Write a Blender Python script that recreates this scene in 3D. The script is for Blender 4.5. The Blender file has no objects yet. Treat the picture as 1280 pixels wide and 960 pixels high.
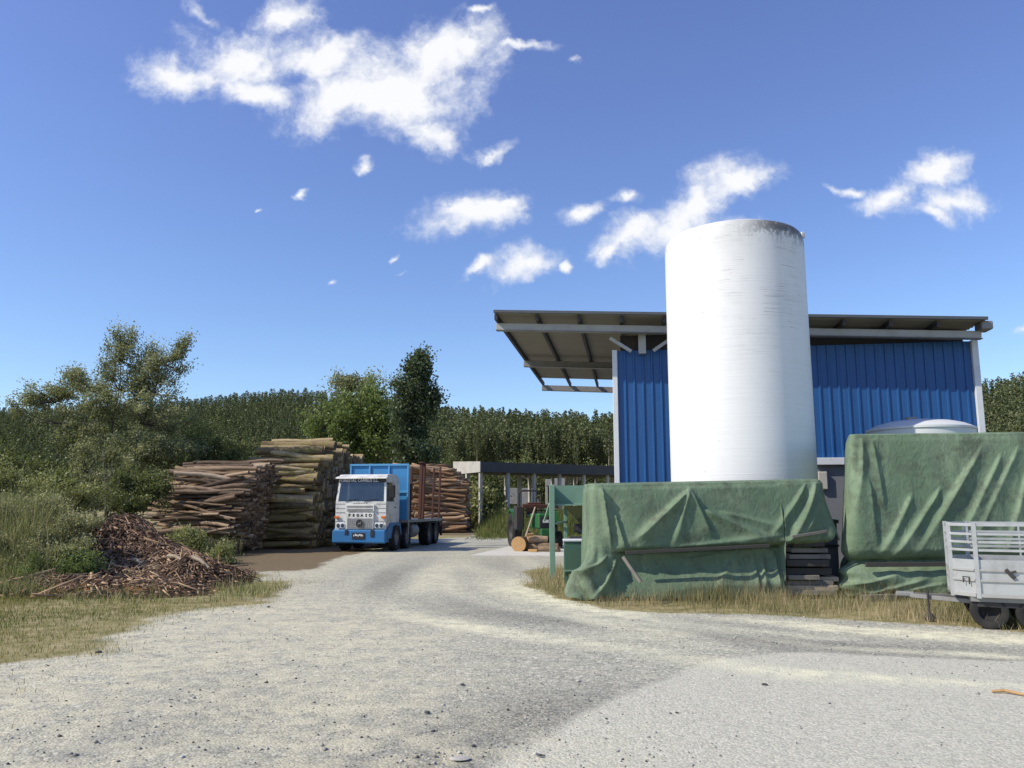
import bpy, math, random
import numpy as np
from mathutils import Vector, Matrix, Euler
R = math.radians
rng = np.random.default_rng(7)
random.seed(7)
scn = bpy.context.scene
col = scn.collection
PI = math.pi

# ------------------------------------------------------------------ camera model
F_PX, EYE = 1005.0, 1.65
PITCH = math.atan(155 / F_PX)
cp, sp = math.cos(PITCH), math.sin(PITCH)

def ray(px, py):
    x = (px - 640) / F_PX; y = (480 - py) / F_PX
    return x, cp - sp * y, sp + cp * y

def P(px, py, Y):
    r = ray(px, py); k = Y / r[1]
    return Vector((r[0] * k, Y, EYE + r[2] * k))

def G(px, py, z=0.0):
    r = ray(px, py); k = (z - EYE) / r[2]
    return Vector((r[0] * k, r[1] * k, z))

# ------------------------------------------------------------------ materials
class N:
    def __init__(self, name):
        self.m = bpy.data.materials.new(name); self.m.use_nodes = True
        self.t = self.m.node_tree; self.t.nodes.clear()
        self.out = self.add('ShaderNodeOutputMaterial')
    def add(self, ty, **kw):
        n = self.t.nodes.new(ty)
        for k, v in kw.items():
            if k.startswith('i_'):
                n.inputs[k[2:].replace('_', ' ')].default_value = v
            else:
                setattr(n, k, v)
        return n
    def link(self, a, b): self.t.links.new(a, b)
    def coord(self, kind='Object', scale=(1, 1, 1)):
        tc = self.add('ShaderNodeTexCoord'); mp = self.add('ShaderNodeMapping')
        mp.inputs['Scale'].default_value = scale
        self.link(tc.outputs[kind], mp.inputs['Vector']); return mp.outputs['Vector']
    def noise(self, vec, scale, detail=4, rough=.55, dist=0.0):
        n = self.add('ShaderNodeTexNoise'); n.inputs['Scale'].default_value = scale
        n.inputs['Detail'].default_value = detail; n.inputs['Roughness'].default_value = rough
        n.inputs['Distortion'].default_value = dist
        if vec is not None: self.link(vec, n.inputs['Vector'])
        return n.outputs['Fac']
    def ramp(self, fac, stops, interp='LINEAR'):
        r = self.add('ShaderNodeValToRGB'); e = r.color_ramp.elements; r.color_ramp.interpolation = interp
        while len(e) < len(stops): e.new(.5)
        for q, (p, c) in zip(e, stops):
            q.position = p; q.color = (*c, 1) if len(c) == 3 else c
        self.link(fac, r.inputs['Fac']); return r.outputs['Color']
    def step(self, fac, a, b):
        r = self.add('ShaderNodeMapRange', interpolation_type='SMOOTHSTEP')
        r.inputs['From Min'].default_value = a; r.inputs['From Max'].default_value = b
        self.link(fac, r.inputs['Value']); return r.outputs['Result']
    def mix(self, fac, a, b, mode='MIX'):
        m = self.add('ShaderNodeMix', data_type='RGBA', blend_type=mode)
        for s, v in ((m.inputs['Factor'], fac), (m.inputs['A'], a), (m.inputs['B'], b)):
            if isinstance(v, (int, float)): s.default_value = v
            elif isinstance(v, tuple): s.default_value = (*v, 1) if len(v) == 3 else v
            else: self.link(v, s)
        return m.outputs['Result']
    def math(self, op, a, b=0.0, clamp=False):
        m = self.add('ShaderNodeMath', operation=op, use_clamp=clamp)
        for s, v in ((m.inputs[0], a), (m.inputs[1], b)):
            if isinstance(v, (int, float)): s.default_value = v
            else: self.link(v, s)
        return m.outputs[0]
    def bump(self, h, strength=.4, dist=.02, normal=None):
        b = self.add('ShaderNodeBump'); b.inputs['Strength'].default_value = strength
        b.inputs['Distance'].default_value = dist; self.link(h, b.inputs['Height'])
        if normal is not None: self.link(normal, b.inputs['Normal'])
        return b.outputs['Normal']
    def pbsdf(self, color, rough=.7, metal=0.0, normal=None, spec=.4):
        p = self.add('ShaderNodeBsdfPrincipled')
        for s, v in ((p.inputs['Base Color'], color), (p.inputs['Roughness'], rough), (p.inputs['Metallic'], metal)):
            if isinstance(v, (int, float)): s.default_value = v
            elif isinstance(v, tuple): s.default_value = (*v, 1)
            else: self.link(v, s)
        p.inputs['Specular IOR Level'].default_value = spec
        if normal is not None: self.link(normal, p.inputs['Normal'])
        self.link(p.outputs[0], self.out.inputs['Surface']); return p

def painted(name, c, dirt=(.12, .10, .08), amount=.35, rough=.5, metal=0.0, scale=3.0, spec=.4, bump=.08):
    n = N(name); v = n.coord('Object')
    f = n.noise(v, scale, 6, .65); g = n.noise(v, scale * 9, 4, .6)
    h = n.math('MULTIPLY', n.step(f, .42, .78), amount)
    c2 = n.mix(n.math('MULTIPLY', g, .35), c, tuple(x * .72 for x in c))
    n.pbsdf(n.mix(h, c2, dirt), n.ramp(g, [(0, (rough - .1,) * 3), (1, (min(1, rough + .2),) * 3)]), metal,
            n.bump(g, bump, .01), spec)
    return n.m

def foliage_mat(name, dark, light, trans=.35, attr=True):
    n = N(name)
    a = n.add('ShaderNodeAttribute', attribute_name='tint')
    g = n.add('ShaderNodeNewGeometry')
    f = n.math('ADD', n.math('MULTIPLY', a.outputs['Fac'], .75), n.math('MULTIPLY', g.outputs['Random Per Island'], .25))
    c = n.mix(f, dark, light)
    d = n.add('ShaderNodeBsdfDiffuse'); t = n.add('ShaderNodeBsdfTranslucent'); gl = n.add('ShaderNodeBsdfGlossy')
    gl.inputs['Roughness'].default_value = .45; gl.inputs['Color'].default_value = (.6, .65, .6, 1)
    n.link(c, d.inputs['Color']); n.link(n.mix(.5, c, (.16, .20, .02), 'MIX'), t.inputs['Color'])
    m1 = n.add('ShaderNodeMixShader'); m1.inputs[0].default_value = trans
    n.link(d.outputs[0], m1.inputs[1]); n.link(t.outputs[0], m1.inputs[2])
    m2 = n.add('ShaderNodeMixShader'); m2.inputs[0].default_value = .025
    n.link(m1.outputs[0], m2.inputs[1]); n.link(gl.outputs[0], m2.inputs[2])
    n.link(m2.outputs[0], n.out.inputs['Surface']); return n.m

def blade_mat(name, stops):
    n = N(name); a = n.add('ShaderNodeAttribute', attribute_name='tint')
    c = n.ramp(a.outputs['Fac'], stops)
    d = n.add('ShaderNodeBsdfDiffuse'); t = n.add('ShaderNodeBsdfTranslucent')
    n.link(c, d.inputs['Color']); n.link(c, t.inputs['Color'])
    m = n.add('ShaderNodeMixShader'); m.inputs[0].default_value = .35
    n.link(d.outputs[0], m.inputs[1]); n.link(t.outputs[0], m.inputs[2]); n.link(m.outputs[0], n.out.inputs['Surface'])
    return n.m

def bark_mat(name, stops, moss=None, scale=1.0):
    n = N(name); v = n.coord('Object', (3 * scale, 14 * scale, 14 * scale))
    oi = n.add('ShaderNodeObjectInfo'); gi = n.add('ShaderNodeNewGeometry')
    f = n.noise(v, 1.6, 6, .65, .4)
    f2 = n.math('ADD', n.math('MULTIPLY', f, .55), n.math('MULTIPLY', n.math('FRACT', n.math('ADD', oi.outputs['Random'], gi.outputs['Random Per Island'])), .45))
    c = n.ramp(f2, stops)
    if moss:
        c = n.mix(n.step(n.noise(n.coord('Object', (1, 3, 3)), 2.3, 4), .5, .62), c, moss)
    n.pbsdf(c, .9, 0, n.bump(f, .7, .02), .2); return n.m

def end_mat(name, a, b):
    n = N(name); oi = n.add('ShaderNodeObjectInfo'); v = n.coord('Object', (1, 1, 1))
    f = n.noise(v, 24, 5, .7)
    c = n.mix(f, a, b); c = n.mix(n.math('MULTIPLY', oi.outputs['Random'], .5), c, (.09, .07, .055))
    n.pbsdf(c, .9, 0, None, .2); return n.m

MT = {}
MT['white_paint'] = painted('white_paint', (.72, .72, .68), (.27, .24, .19), .7, .42)
MT['truck_blue'] = painted('truck_blue', (.03, .17, .40), (.07, .10, .13), .45, .42)
MT['board_blue'] = painted('board_blue', (.045, .24, .50), (.10, .16, .22), .4, .45)
MT['black'] = painted('black_rubber', (.018, .018, .019), (.06, .055, .045), .4, .8)
MT['dark_steel'] = painted('dark_steel', (.05, .05, .052), (.10, .06, .04), .5, .6, .3)
MT['grey_steel'] = painted('grey_steel', (.26, .26, .25), (.12, .09, .07), .4, .55, .4)
MT['light_steel'] = painted('light_steel', (.40, .40, .38), (.2, .17, .14), .35, .5, .25)
MT['rust'] = painted('rusty_steel', (.10, .042, .03), (.05, .035, .03), .6, .85)
MT['alu'] = painted('aluminium', (.50, .51, .50), (.22, .21, .18), .55, .42, .45, 3.0)
MT['lamp'] = painted('lamp_glass', (.72, .74, .74), (.4, .4, .38), .3, .12, 0, 6, .8)
MT['amber'] = painted('amber_plastic', (.65, .16, .02), (.2, .08, .03), .3, .3)
MT['red'] = painted('red_plastic', (.35, .03, .02), (.2, .04, .03), .3, .35)
MT['machine_green'] = painted('machine_green', (.17, .30, .22), (.16, .15, .09), .45, .55)
MT['deep_green'] = painted('deep_green', (.05, .12, .085), (.08, .08, .05), .4, .55)
MT['tractor_green'] = painted('tractor_green', (.02, .13, .035), (.05, .05, .03), .5, .5)
MT['concrete'] = painted('concrete', (.44, .42, .38), (.22, .21, .19), .6, .9, 0, .9, .2, .25)
MT['dark_concrete'] = painted('dark_concrete', (.085, .085, .085), (.05, .05, .05), .6, .9, 0, .8, .2)
MT['wall_grey'] = painted('wall_grey', (.17, .18, .20), (.12, .12, .12), .4, .8, 0, 1, .2)
MT['grey_wood'] = painted('weathered_wood', (.21, .195, .165), (.09, .08, .07), .6, .85, 0, 5, .2, .3)
MT['pale_wood'] = painted('pale_wood', (.40, .33, .24), (.2, .16, .12), .5, .85, 0, 6, .2)
MT['dark_timber'] = painted('dark_timber', (.065, .062, .056), (.05, .045, .04), .5, .85, 0, 5, .2, .3)
MT['fresh_wood'] = painted('fresh_wood', (.50, .31, .14), (.25, .15, .08), .5, .85, 0, 12, .2)
MT['ink'] = painted('ink_paint', (.03, .03, .032), (.03, .03, .03), .1, .5)
MT['white_ink'] = painted('white_lettering', (.78, .78, .76), (.6, .6, .6), .2, .5)
MT['band'] = painted('dark_band', (.05, .045, .045), (.1, .09, .08), .2, .5)
n = N('windscreen'); v = n.coord('Object')
gb = n.add('ShaderNodeBsdfGlossy'); gb.inputs['Roughness'].default_value = .06; gb.inputs['Color'].default_value = (.8, .85, .9, 1)
db = n.add('ShaderNodeBsdfDiffuse'); n.link(n.mix(n.noise(v, 2.2, 3), (.012, .02, .028), (.05, .075, .095)), db.inputs['Color'])
tb = n.add('ShaderNodeBsdfTransparent'); tb.inputs['Color'].default_value = (.55, .62, .65, 1)
fr = n.add('ShaderNodeFresnel'); fr.inputs['IOR'].default_value = 1.45
m0 = n.add('ShaderNodeMixShader'); m0.inputs[0].default_value = .45; n.link(db.outputs[0], m0.inputs[1]); n.link(tb.outputs[0], m0.inputs[2])
m1 = n.add('ShaderNodeMixShader'); n.link(n.math('ADD', n.math('MULTIPLY', fr.outputs[0], .9), .06), m1.inputs[0]); n.link(m0.outputs[0], m1.inputs[1]); n.link(gb.outputs[0], m1.inputs[2])
n.link(m1.outputs[0], n.out.inputs['Surface']); MT['glass'] = n.m

# blue cladding
n = N('blue_cladding'); v = n.coord('Object')
f = n.noise(n.coord('Object', (5, 5, .35)), 2.0, 5, .6); g = n.noise(v, .7, 3)
c = n.mix(n.step(f, .4, .8), (.014, .082, .25), (.010, .06, .185)); c = n.mix(n.math('MULTIPLY', g, .3), c, (.03, .12, .31))
n.pbsdf(c, .42, 0, n.bump(g, .1, .02), .4); MT['cladding'] = n.m
# roof underside
n = N('roof_sheet'); f = n.noise(n.coord('Object', (.6, 3, 1)), 1.5, 5, .6)
n.pbsdf(n.mix(f, (.31, .29, .235), (.19, .18, .145)), .8, 0, None, .2); MT['roof'] = n.m
# fibreglass tank
n = N('white_fibreglass'); tc = n.add('ShaderNodeTexCoord'); sep = n.add('ShaderNodeSeparateXYZ'); n.link(tc.outputs['Object'], sep.inputs[0])
v = n.coord('Object'); bands = n.noise(n.coord('Object', (.5, .5, 26)), 1.0, 5, .7, .3)
thin = n.noise(n.coord('Object', (.8, .8, 60)), 1.0, 3, .6)
patch = n.noise(v, 1.1, 5, .65)
z = sep.outputs['Z']
top = n.step(z, 7.2, 8.35)
sideg = n.step(sep.outputs['X'], -1.0, .3)
grn = n.math('ADD', n.noise(n.coord('Object', (4, 4, 2.5)), 1.6, 8, .8), n.math('MULTIPLY', n.step(z, 7.75, 8.3), .16))
grime = n.math('MULTIPLY', n.math('MULTIPLY', n.step(grn, .50, .62), n.step(z, 7.6, 8.2)), n.math('MULTIPLY', sideg, n.step(z, 8.40, 8.28)))
scr = n.math('MULTIPLY', n.math('MULTIPLY', n.step(thin, .60, .66), n.step(patch, .46, .58)), n.step(z, 3.2, 7.5))
pins = n.math('MULTIPLY', n.step(n.noise(n.coord('Object', (9, 9, 16)), 1.0, 2, .5), .70, .74), n.step(patch, .5, .66))
c = n.mix(n.math('MULTIPLY', n.step(bands, .45, .75), .35), (.74, .74, .73), (.58, .59, .59))
c = n.mix(n.math('MULTIPLY', n.step(patch, .45, .75), .22), c, (.55, .57, .55))
c = n.mix(n.math('MULTIPLY', n.step(z, 6.9, 8.3), n.math('MULTIPLY', patch, .5)), c, (.42, .43, .40))
c = n.mix(n.math('MULTIPLY', scr, .65), c, (.10, .10, .10))
c = n.mix(n.math('MULTIPLY', pins, .6), c, (.10, .10, .09))
c = n.mix(n.math('MULTIPLY', grime, .9), c, (.055, .055, .05))
n.pbsdf(c, .5, 0, n.bump(bands, .35, .015), .35); MT['tank'] = n.m
n = N('plain_fibreglass'); f = n.noise(n.coord('Object', (1, 1, 14)), 1.2, 4)
n.pbsdf(n.mix(f, (.66, .67, .66), (.52, .54, .54)), .5, 0, n.bump(f, .15, .01)); MT['tank2'] = n.m

def tarp_mat(name, base, pale, dirt, seed):
    n = N(name); v = n.coord('Object'); mp = n.add('ShaderNodeMapping'); mp.inputs['Location'].default_value = (seed, seed * 2, 0); n.link(v, mp.inputs[0]); v = mp.outputs[0]
    f = n.noise(v, .9, 5, .6); g = n.noise(v, 5, 6, .7); sp_ = n.noise(v, 19, 3, .6); w = n.noise(v, 150, 2, .5)
    wr = n.noise(n.coord('Object', (2.2, 2.2, 1)), 4.5, 5, .6, 1.2)
    c = n.mix(n.step(f, .35, .7), base, pale)
    c = n.mix(n.math('MULTIPLY', n.step(g, .48, .70), .6), c, dirt)
    c = n.mix(n.math('MULTIPLY', n.step(sp_, .68, .74), .6), c, (.035, .045, .035))
    c = n.mix(n.math('MULTIPLY', n.step(n.noise(v, 1.7, 5, .75), .50, .66), .6), c, tuple(x * .8 for x in dirt))
    c = n.mix(n.math('MULTIPLY', n.step(n.noise(n.coord('Object', (2.5, 2.5, .5)), 1.3, 5, .7), .55, .7), .5), c, tuple(x * 1.25 for x in pale))
    rg = n.math('ABSOLUTE', n.math('SUBTRACT', n.noise(n.coord('Object', (1, 1, .8)), 3.2, 4, .55, .8), .5))
    rg2 = n.math('ABSOLUTE', n.math('SUBTRACT', n.noise(n.coord('Object', (1.3, 1, .7)), 8.5, 3, .55, .5), .5))
    nb = n.bump(n.step(rg, .0, .22), .22, .03); nb = n.bump(n.step(rg2, 0, .2), .12, .015, nb); nb = n.bump(wr, .3, .025, nb); nb = n.bump(w, .2, .004, nb)
    p = n.pbsdf(c, .72, 0, nb, .3); return n.m
MT['tarp'] = tarp_mat('green_tarpaulin', (.108, .165, .102), (.175, .235, .15), (.088, .10, .068), 0)
MT['tarp2'] = tarp_mat('pale_green_tarpaulin', (.135, .20, .122), (.20, .268, .172), (.10, .12, .083), 5)

MT['bark'] = bark_mat('brown_bark', [(.15, (.03, .022, .016)), (.38, (.12, .085, .058)), (.6, (.32, .225, .145)), (.85, (.58, .47, .34))])
MT['mossbark'] = bark_mat('mossy_bark', [(.15, (.05, .036, .022)), (.4, (.20, .145, .08)), (.62, (.42, .33, .185)), (.88, (.60, .52, .35))], (.24, .20, .075))
MT['orangebark'] = bark_mat('orange_bark', [(.1, (.05, .028, .018)), (.42, (.22, .125, .065)), (.65, (.40, .26, .15)), (.9, (.52, .41, .29))])
MT['logend'] = end_mat('shaded_sawn_end', (.20, .15, .10), (.10, .075, .05))  # log ends darkened in colour for the deep shade on the stack sides
MT['trunk'] = bark_mat('tree_bark', [(.2, (.05, .042, .034)), (.6, (.13, .11, .09)), (.9, (.26, .235, .2))], None, .5)
MT['paletrunk'] = bark_mat('pale_tree_bark', [(.2, (.10, .085, .07)), (.6, (.22, .19, .155)), (.9, (.36, .33, .28))], None, .3)

# ------------------------------------------------------------------ object helpers
def tag(o, label=None, cat=None, group=None, kind=None):
    if label: o['label'] = label
    if cat: o['category'] = cat
    if group: o['group'] = group
    if kind: o['kind'] = kind
    return o

def empty(name, loc, rz=0.0, label=None, cat=None, group=None):
    o = bpy.data.objects.new(name, None); col.objects.link(o)
    o.location = loc; o.rotation_euler = (0, 0, rz); o.empty_display_size = .2
    return tag(o, label, cat, group)

def mesh_np(name, V, F, mats, parent=None, loc=(0, 0, 0), tint=None, smooth=False, midx=None):
    V = np.asarray(V, dtype=np.float32); F = np.asarray(F, dtype=np.int32)
    me = bpy.data.meshes.new(name); k = F.shape[1]
    me.vertices.add(len(V)); me.vertices.foreach_set('co', (V - np.array(loc, dtype=np.float32)).ravel())
    me.loops.add(F.size); me.loops.foreach_set('vertex_index', F.ravel())
    me.polygons.add(len(F)); me.polygons.foreach_set('loop_start', np.arange(0, F.size, k, dtype=np.int32))
    for m in (mats if isinstance(mats, (list, tuple)) else [mats]): me.materials.append(m)
    if midx is not None: me.polygons.foreach_set('material_index', np.asarray(midx, dtype=np.int32))
    if smooth: me.polygons.foreach_set('use_smooth', np.ones(len(F), dtype=bool))
    me.update(calc_edges=True); me.validate()
    if tint is not None:
        a = me.attributes.new('tint', 'FLOAT', 'POINT'); a.data.foreach_set('value', np.asarray(tint, dtype=np.float32))
    o = bpy.data.objects.new(name, me); col.objects.link(o); o.location = loc
    if parent: o.parent = parent
    return o

class MB:
    def __init__(self): self.v = []; self.f = []; self.mi = []
    def add(self, V, F, mi=0):
        b = len(self.v); self.v += [tuple(p) for p in V]
        self.f += [tuple(i + b for i in q) for q in F]; self.mi += [mi] * len(F); return self
    def box(self, c, s, rot=None, mi=0, bev=0.0):
        hx, hy, hz = s[0] / 2, s[1] / 2, s[2] / 2
        b = min(bev, hx * .9, hy * .9, hz * .9)
        if b <= 0:
            V = [(x, y, z) for z in (-hz, hz) for y in (-hy, hy) for x in (-hx, hx)]
            Fc = [(0, 2, 3, 1), (4, 5, 7, 6), (0, 1, 5, 4), (1, 3, 7, 5), (3, 2, 6, 7), (2, 0, 4, 6)]
        else:   # chamfered on all edges via bmesh-free octant corner split
            V = []; idx = {}
            for sx in (-1, 1):
                for sy in (-1, 1):
                    for sz in (-1, 1):
                        for ax in range(3):
                            p = [sx * (hx - b), sy * (hy - b), sz * (hz - b)]
                            p[ax] = (sx * hx, sy * hy, sz * hz)[ax]
                            idx[(sx, sy, sz, ax)] = len(V); V.append(tuple(p))
            Fc = []
            for ax in range(3):
                for s_ in (-1, 1):
                    q = []
                    for u, w in ((-1, -1), (1, -1), (1, 1), (-1, 1)):
                        k = [0, 0, 0]; k[ax] = s_; k[(ax + 1) % 3] = u; k[(ax + 2) % 3] = w
                        q.append(idx[(*k, ax)])
                    Fc.append(tuple(q if s_ > 0 else q[::-1]))
            for a in range(3):
                a1, a2 = (a + 1) % 3, (a + 2) % 3
                for u in (-1, 1):
                    for w in (-1, 1):
                        k0 = [0, 0, 0]; k0[a1] = u; k0[a2] = w
                        lo = list(k0); lo[a] = -1; hi = list(k0); hi[a] = 1
                        q = [idx[(*lo, a1)], idx[(*hi, a1)], idx[(*hi, a2)], idx[(*lo, a2)]]
                        Fc.append(tuple(q if u * w < 0 else q[::-1]))
            for sx in (-1, 1):
                for sy in (-1, 1):
                    for sz in (-1, 1):
                        q = [idx[(sx, sy, sz, 0)], idx[(sx, sy, sz, 1)], idx[(sx, sy, sz, 2)]]
                        Fc.append(tuple(q if sx * sy * sz > 0 else q[::-1]))
        c = Vector(c)
        V = [c + (rot @ Vector(p) if rot else Vector(p)) for p in V]
        return self.add(V, Fc, mi)
    def tube(self, pts, rad, n=8, cap=True, mi=0, capmi=None):
        pts = [Vector(p) for p in pts]
        rad = rad if isinstance(rad, (list, tuple)) else [rad] * len(pts)
        V = []; Fc = []
        d = (pts[1] - pts[0]).normalized()
        up = Vector((0, 0, 1)) if abs(d.z) < .9 else Vector((1, 0, 0))
        a = d.cross(up).normalized()
        for i, p in enumerate(pts):
            t = (pts[min(i + 1, len(pts) - 1)] - pts[max(i - 1, 0)]).normalized()
            a = (a - t * a.dot(t)).normalized(); b = t.cross(a)
            for k in range(n):
                w = 2 * PI * k / n
                V.append(p + (a * math.cos(w) + b * math.sin(w)) * rad[i])
        for i in range(len(pts) - 1):
            for k in range(n):
                k2 = (k + 1) % n
                Fc.append((i * n + k, i * n + k2, (i + 1) * n + k2, (i + 1) * n + k))
        self.add(V, Fc, mi)
        if cap:
            m = len(pts) - 1
            cm = mi if capmi is None else capmi
            base = len(self.v) - len(V)
            self.f.append(tuple(base + k for k in range(n - 1, -1, -1))); self.mi.append(cm)
            self.f.append(tuple(base + m * n + k for k in range(n))); self.mi.append(cm)
        return self
    def bar(self, p0, p1, w, h, mi=0):
        p0, p1 = Vector(p0), Vector(p1); d = p1 - p0; L = d.length; x = d / L
        up = Vector((0, 0, 1)) if abs(x.z) < .95 else Vector((0, 1, 0))
        y = up.cross(x).normalized(); z = x.cross(y)
        rot = Matrix((x, y, z)).transposed()
        return self.box((p0 + p1) / 2, (L, w, h), rot, mi, min(w, h) * .08)
    def lathe(self, prof, c=(0, 0, 0), axis='Z', n=24, mi=0):
        V = []; Fc = []; m = len(prof)
        for k in range(n):
            w = 2 * PI * k / n
            for r, z in prof:
                if axis == 'Z': p = (r * math.cos(w), r * math.sin(w), z)
                elif axis == 'X': p = (z, r * math.cos(w), r * math.sin(w))
                else: p = (r * math.sin(w), z, r * math.cos(w))
                V.append((p[0] + c[0], p[1] + c[1], p[2] + c[2]))
        for k in range(n):
            k2 = (k + 1) % n
            for i in range(m - 1):
                Fc.append((k * m + i, k2 * m + i, k2 * m + i + 1, k * m + i + 1))
        return self.add(V, Fc, mi)
    def prism(self, poly, x0, x1, mi=0):
        """polygon in (y,z) extruded along x"""
        m = len(poly); V = [(x0, y, z) for y, z in poly] + [(x1, y, z) for y, z in poly]
        Fc = [(i, (i + 1) % m, m + (i + 1) % m, m + i) for i in range(m)] + [tuple(range(m - 1, -1, -1)), tuple(range(m, 2 * m))]
        return self.add(V, Fc, mi)
    def mesh(self, name, mats, smooth=False):
        me = bpy.data.meshes.new(name); me.from_pydata([tuple(p) for p in self.v], [], self.f)
        for m in (mats if isinstance(mats, (list, tuple)) else [mats]): me.materials.append(m)
        me.polygons.foreach_set('material_index', self.mi)
        if smooth: me.polygons.foreach_set('use_smooth', [True] * len(self.f))
        me.update(); me.validate()
        import bmesh
        bm = bmesh.new(); bm.from_mesh(me); bmesh.ops.recalc_face_normals(bm, faces=bm.faces); bm.to_mesh(me); bm.free()
        return me
    def build(self, name, mats, parent=None, loc=(0, 0, 0), smooth=False):
        if loc != (0, 0, 0): self.v = [(p[0] - loc[0], p[1] - loc[1], p[2] - loc[2]) for p in self.v]
        o = bpy.data.objects.new(name, self.mesh(name, mats, smooth)); col.objects.link(o); o.location = loc
        if smooth:
            for e in o.data.edges: pass
            try: o.data.set_sharp_from_angle(angle=R(35))
            except Exception: pass
        if parent: o.parent = parent
        return o

def text_mesh(name, s, size, mat, parent, loc, rot, spacing=1.0, shear=0.0, extrude=.004, wide=1.0, bold=0.0):
    cu = bpy.data.curves.new(name, 'FONT'); cu.body = s; cu.size = size; cu.align_x = 'CENTER'; cu.align_y = 'CENTER'
    cu.space_character = spacing; cu.shear = shear; cu.extrude = extrude; cu.offset = bold; cu.resolution_u = 3
    t = bpy.data.objects.new(name, cu); col.objects.link(t)
    dg = bpy.context.evaluated_depsgraph_get(); me = bpy.data.meshes.new_from_object(t.evaluated_get(dg))
    bpy.data.objects.remove(t); me.materials.clear(); me.materials.append(mat); me.name = name
    o = bpy.data.objects.new(name, me); col.objects.link(o); o.parent = parent; o.location = loc; o.rotation_euler = rot; o.scale = (wide, 1, 1)
    return o

def sines(seed, n=10, lo=1.0, hi=6.0):
    r = np.random.default_rng(seed); k = r.normal(size=(n, 2)); k /= np.linalg.norm(k, axis=1)[:, None]
    f = np.exp(r.uniform(math.log(lo), math.log(hi), n)); ph = r.uniform(0, 2 * PI, n); a = (lo / f) ** .6
    def fn(x, y):
        s = 0
        for i in range(n): s = s + a[i] * np.sin(f[i] * (k[i, 0] * x + k[i, 1] * y) + ph[i])
        return s / a.sum()
    return fn

def leaf_quads(C, size, r, ratio=.42, up=0.0, updir=None):
    n = len(C); a = r.normal(size=(n, 3)); a[:, 2] += up
    if updir is not None: a += updir
    a /= np.linalg.norm(a, axis=1)[:, None] + 1e-9
    b = np.cross(a, r.normal(size=(n, 3))); b /= np.linalg.norm(b, axis=1)[:, None] + 1e-9
    s = np.broadcast_to(size, (n,))[:, None] * r.uniform(.7, 1.3, (n, 1))
    V = np.stack([C, C + a * s * .5 + b * s * ratio, C + a * s, C + a * s * .5 - b * s * ratio], 1).reshape(-1, 3)
    return V, np.arange(4 * n, dtype=np.int32).reshape(-1, 4)

def copy_tree(o, parent=None):
    c = o.copy(); col.objects.link(c)
    if parent is not None: c.parent = parent
    for ch in list(o.children): copy_tree(ch, c)
    return c

# ------------------------------------------------------------------ world and sun
SUN_EL, SUN_AZ = 40.5, 251.0
wd = bpy.data.worlds.new("World"); scn.world = wd; wd.use_nodes = True
nt = wd.node_tree; nt.nodes.clear()
def wn(ty, **kw):
    q = nt.nodes.new(ty)
    for k, v_ in kw.items(): setattr(q, k, v_)
    return q
L = nt.links.new
wo = wn('ShaderNodeOutputWorld'); bg = wn('ShaderNodeBackground'); bg.inputs['Strength'].default_value = .15
sky = wn('ShaderNodeTexSky', sky_type='NISHITA', sun_disc=False, sun_elevation=R(SUN_EL), sun_rotation=R(SUN_AZ), altitude=100, air_density=1.0, dust_density=.3, ozone_density=2.0)
tc = wn('ShaderNodeTexCoord'); sx = wn('ShaderNodeSeparateXYZ'); L(tc.outputs['Generated'], sx.inputs[0])
def wm(op, a, b=0.0, clamp=False):
    q = wn('ShaderNodeMath', operation=op, use_clamp=clamp)
    for s, v_ in ((q.inputs[0], a), (q.inputs[1], b)):
        if isinstance(v_, (int, float)): s.default_value = v_
        else: L(v_, s)
    return q.outputs[0]
yy = wm('MAXIMUM', sx.outputs['Y'], .05)
cb = wn('ShaderNodeCombineXYZ'); L(wm('DIVIDE', sx.outputs['X'], yy), cb.inputs[0]); L(wm('DIVIDE', sx.outputs['Z'], yy), cb.inputs[1])
def wnoise(vec, scale, detail, rough):
    q = wn('ShaderNodeTexNoise'); q.inputs['Scale'].default_value = scale; q.inputs['Detail'].default_value = detail; q.inputs['Roughness'].default_value = rough
    L(vec, q.inputs['Vector']); return q
w1 = wnoise(cb.outputs[0], 7.0, 5, .6)
vm = wn('ShaderNodeVectorMath', operation='SUBTRACT'); L(w1.outputs['Color'], vm.inputs[0]); vm.inputs[1].default_value = (.5, .5, .5)
vs = wn('ShaderNodeVectorMath', operation='SCALE'); L(vm.outputs[0], vs.inputs[0]); vs.inputs['Scale'].default_value = .10
va = wn('ShaderNodeVectorMath', operation='ADD'); L(cb.outputs[0], va.inputs[0]); L(vs.outputs[0], va.inputs[1])
def uv_dir(px, py):
    r = ray(px, py); return r[0] / r[1], r[2] / r[1]
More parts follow.
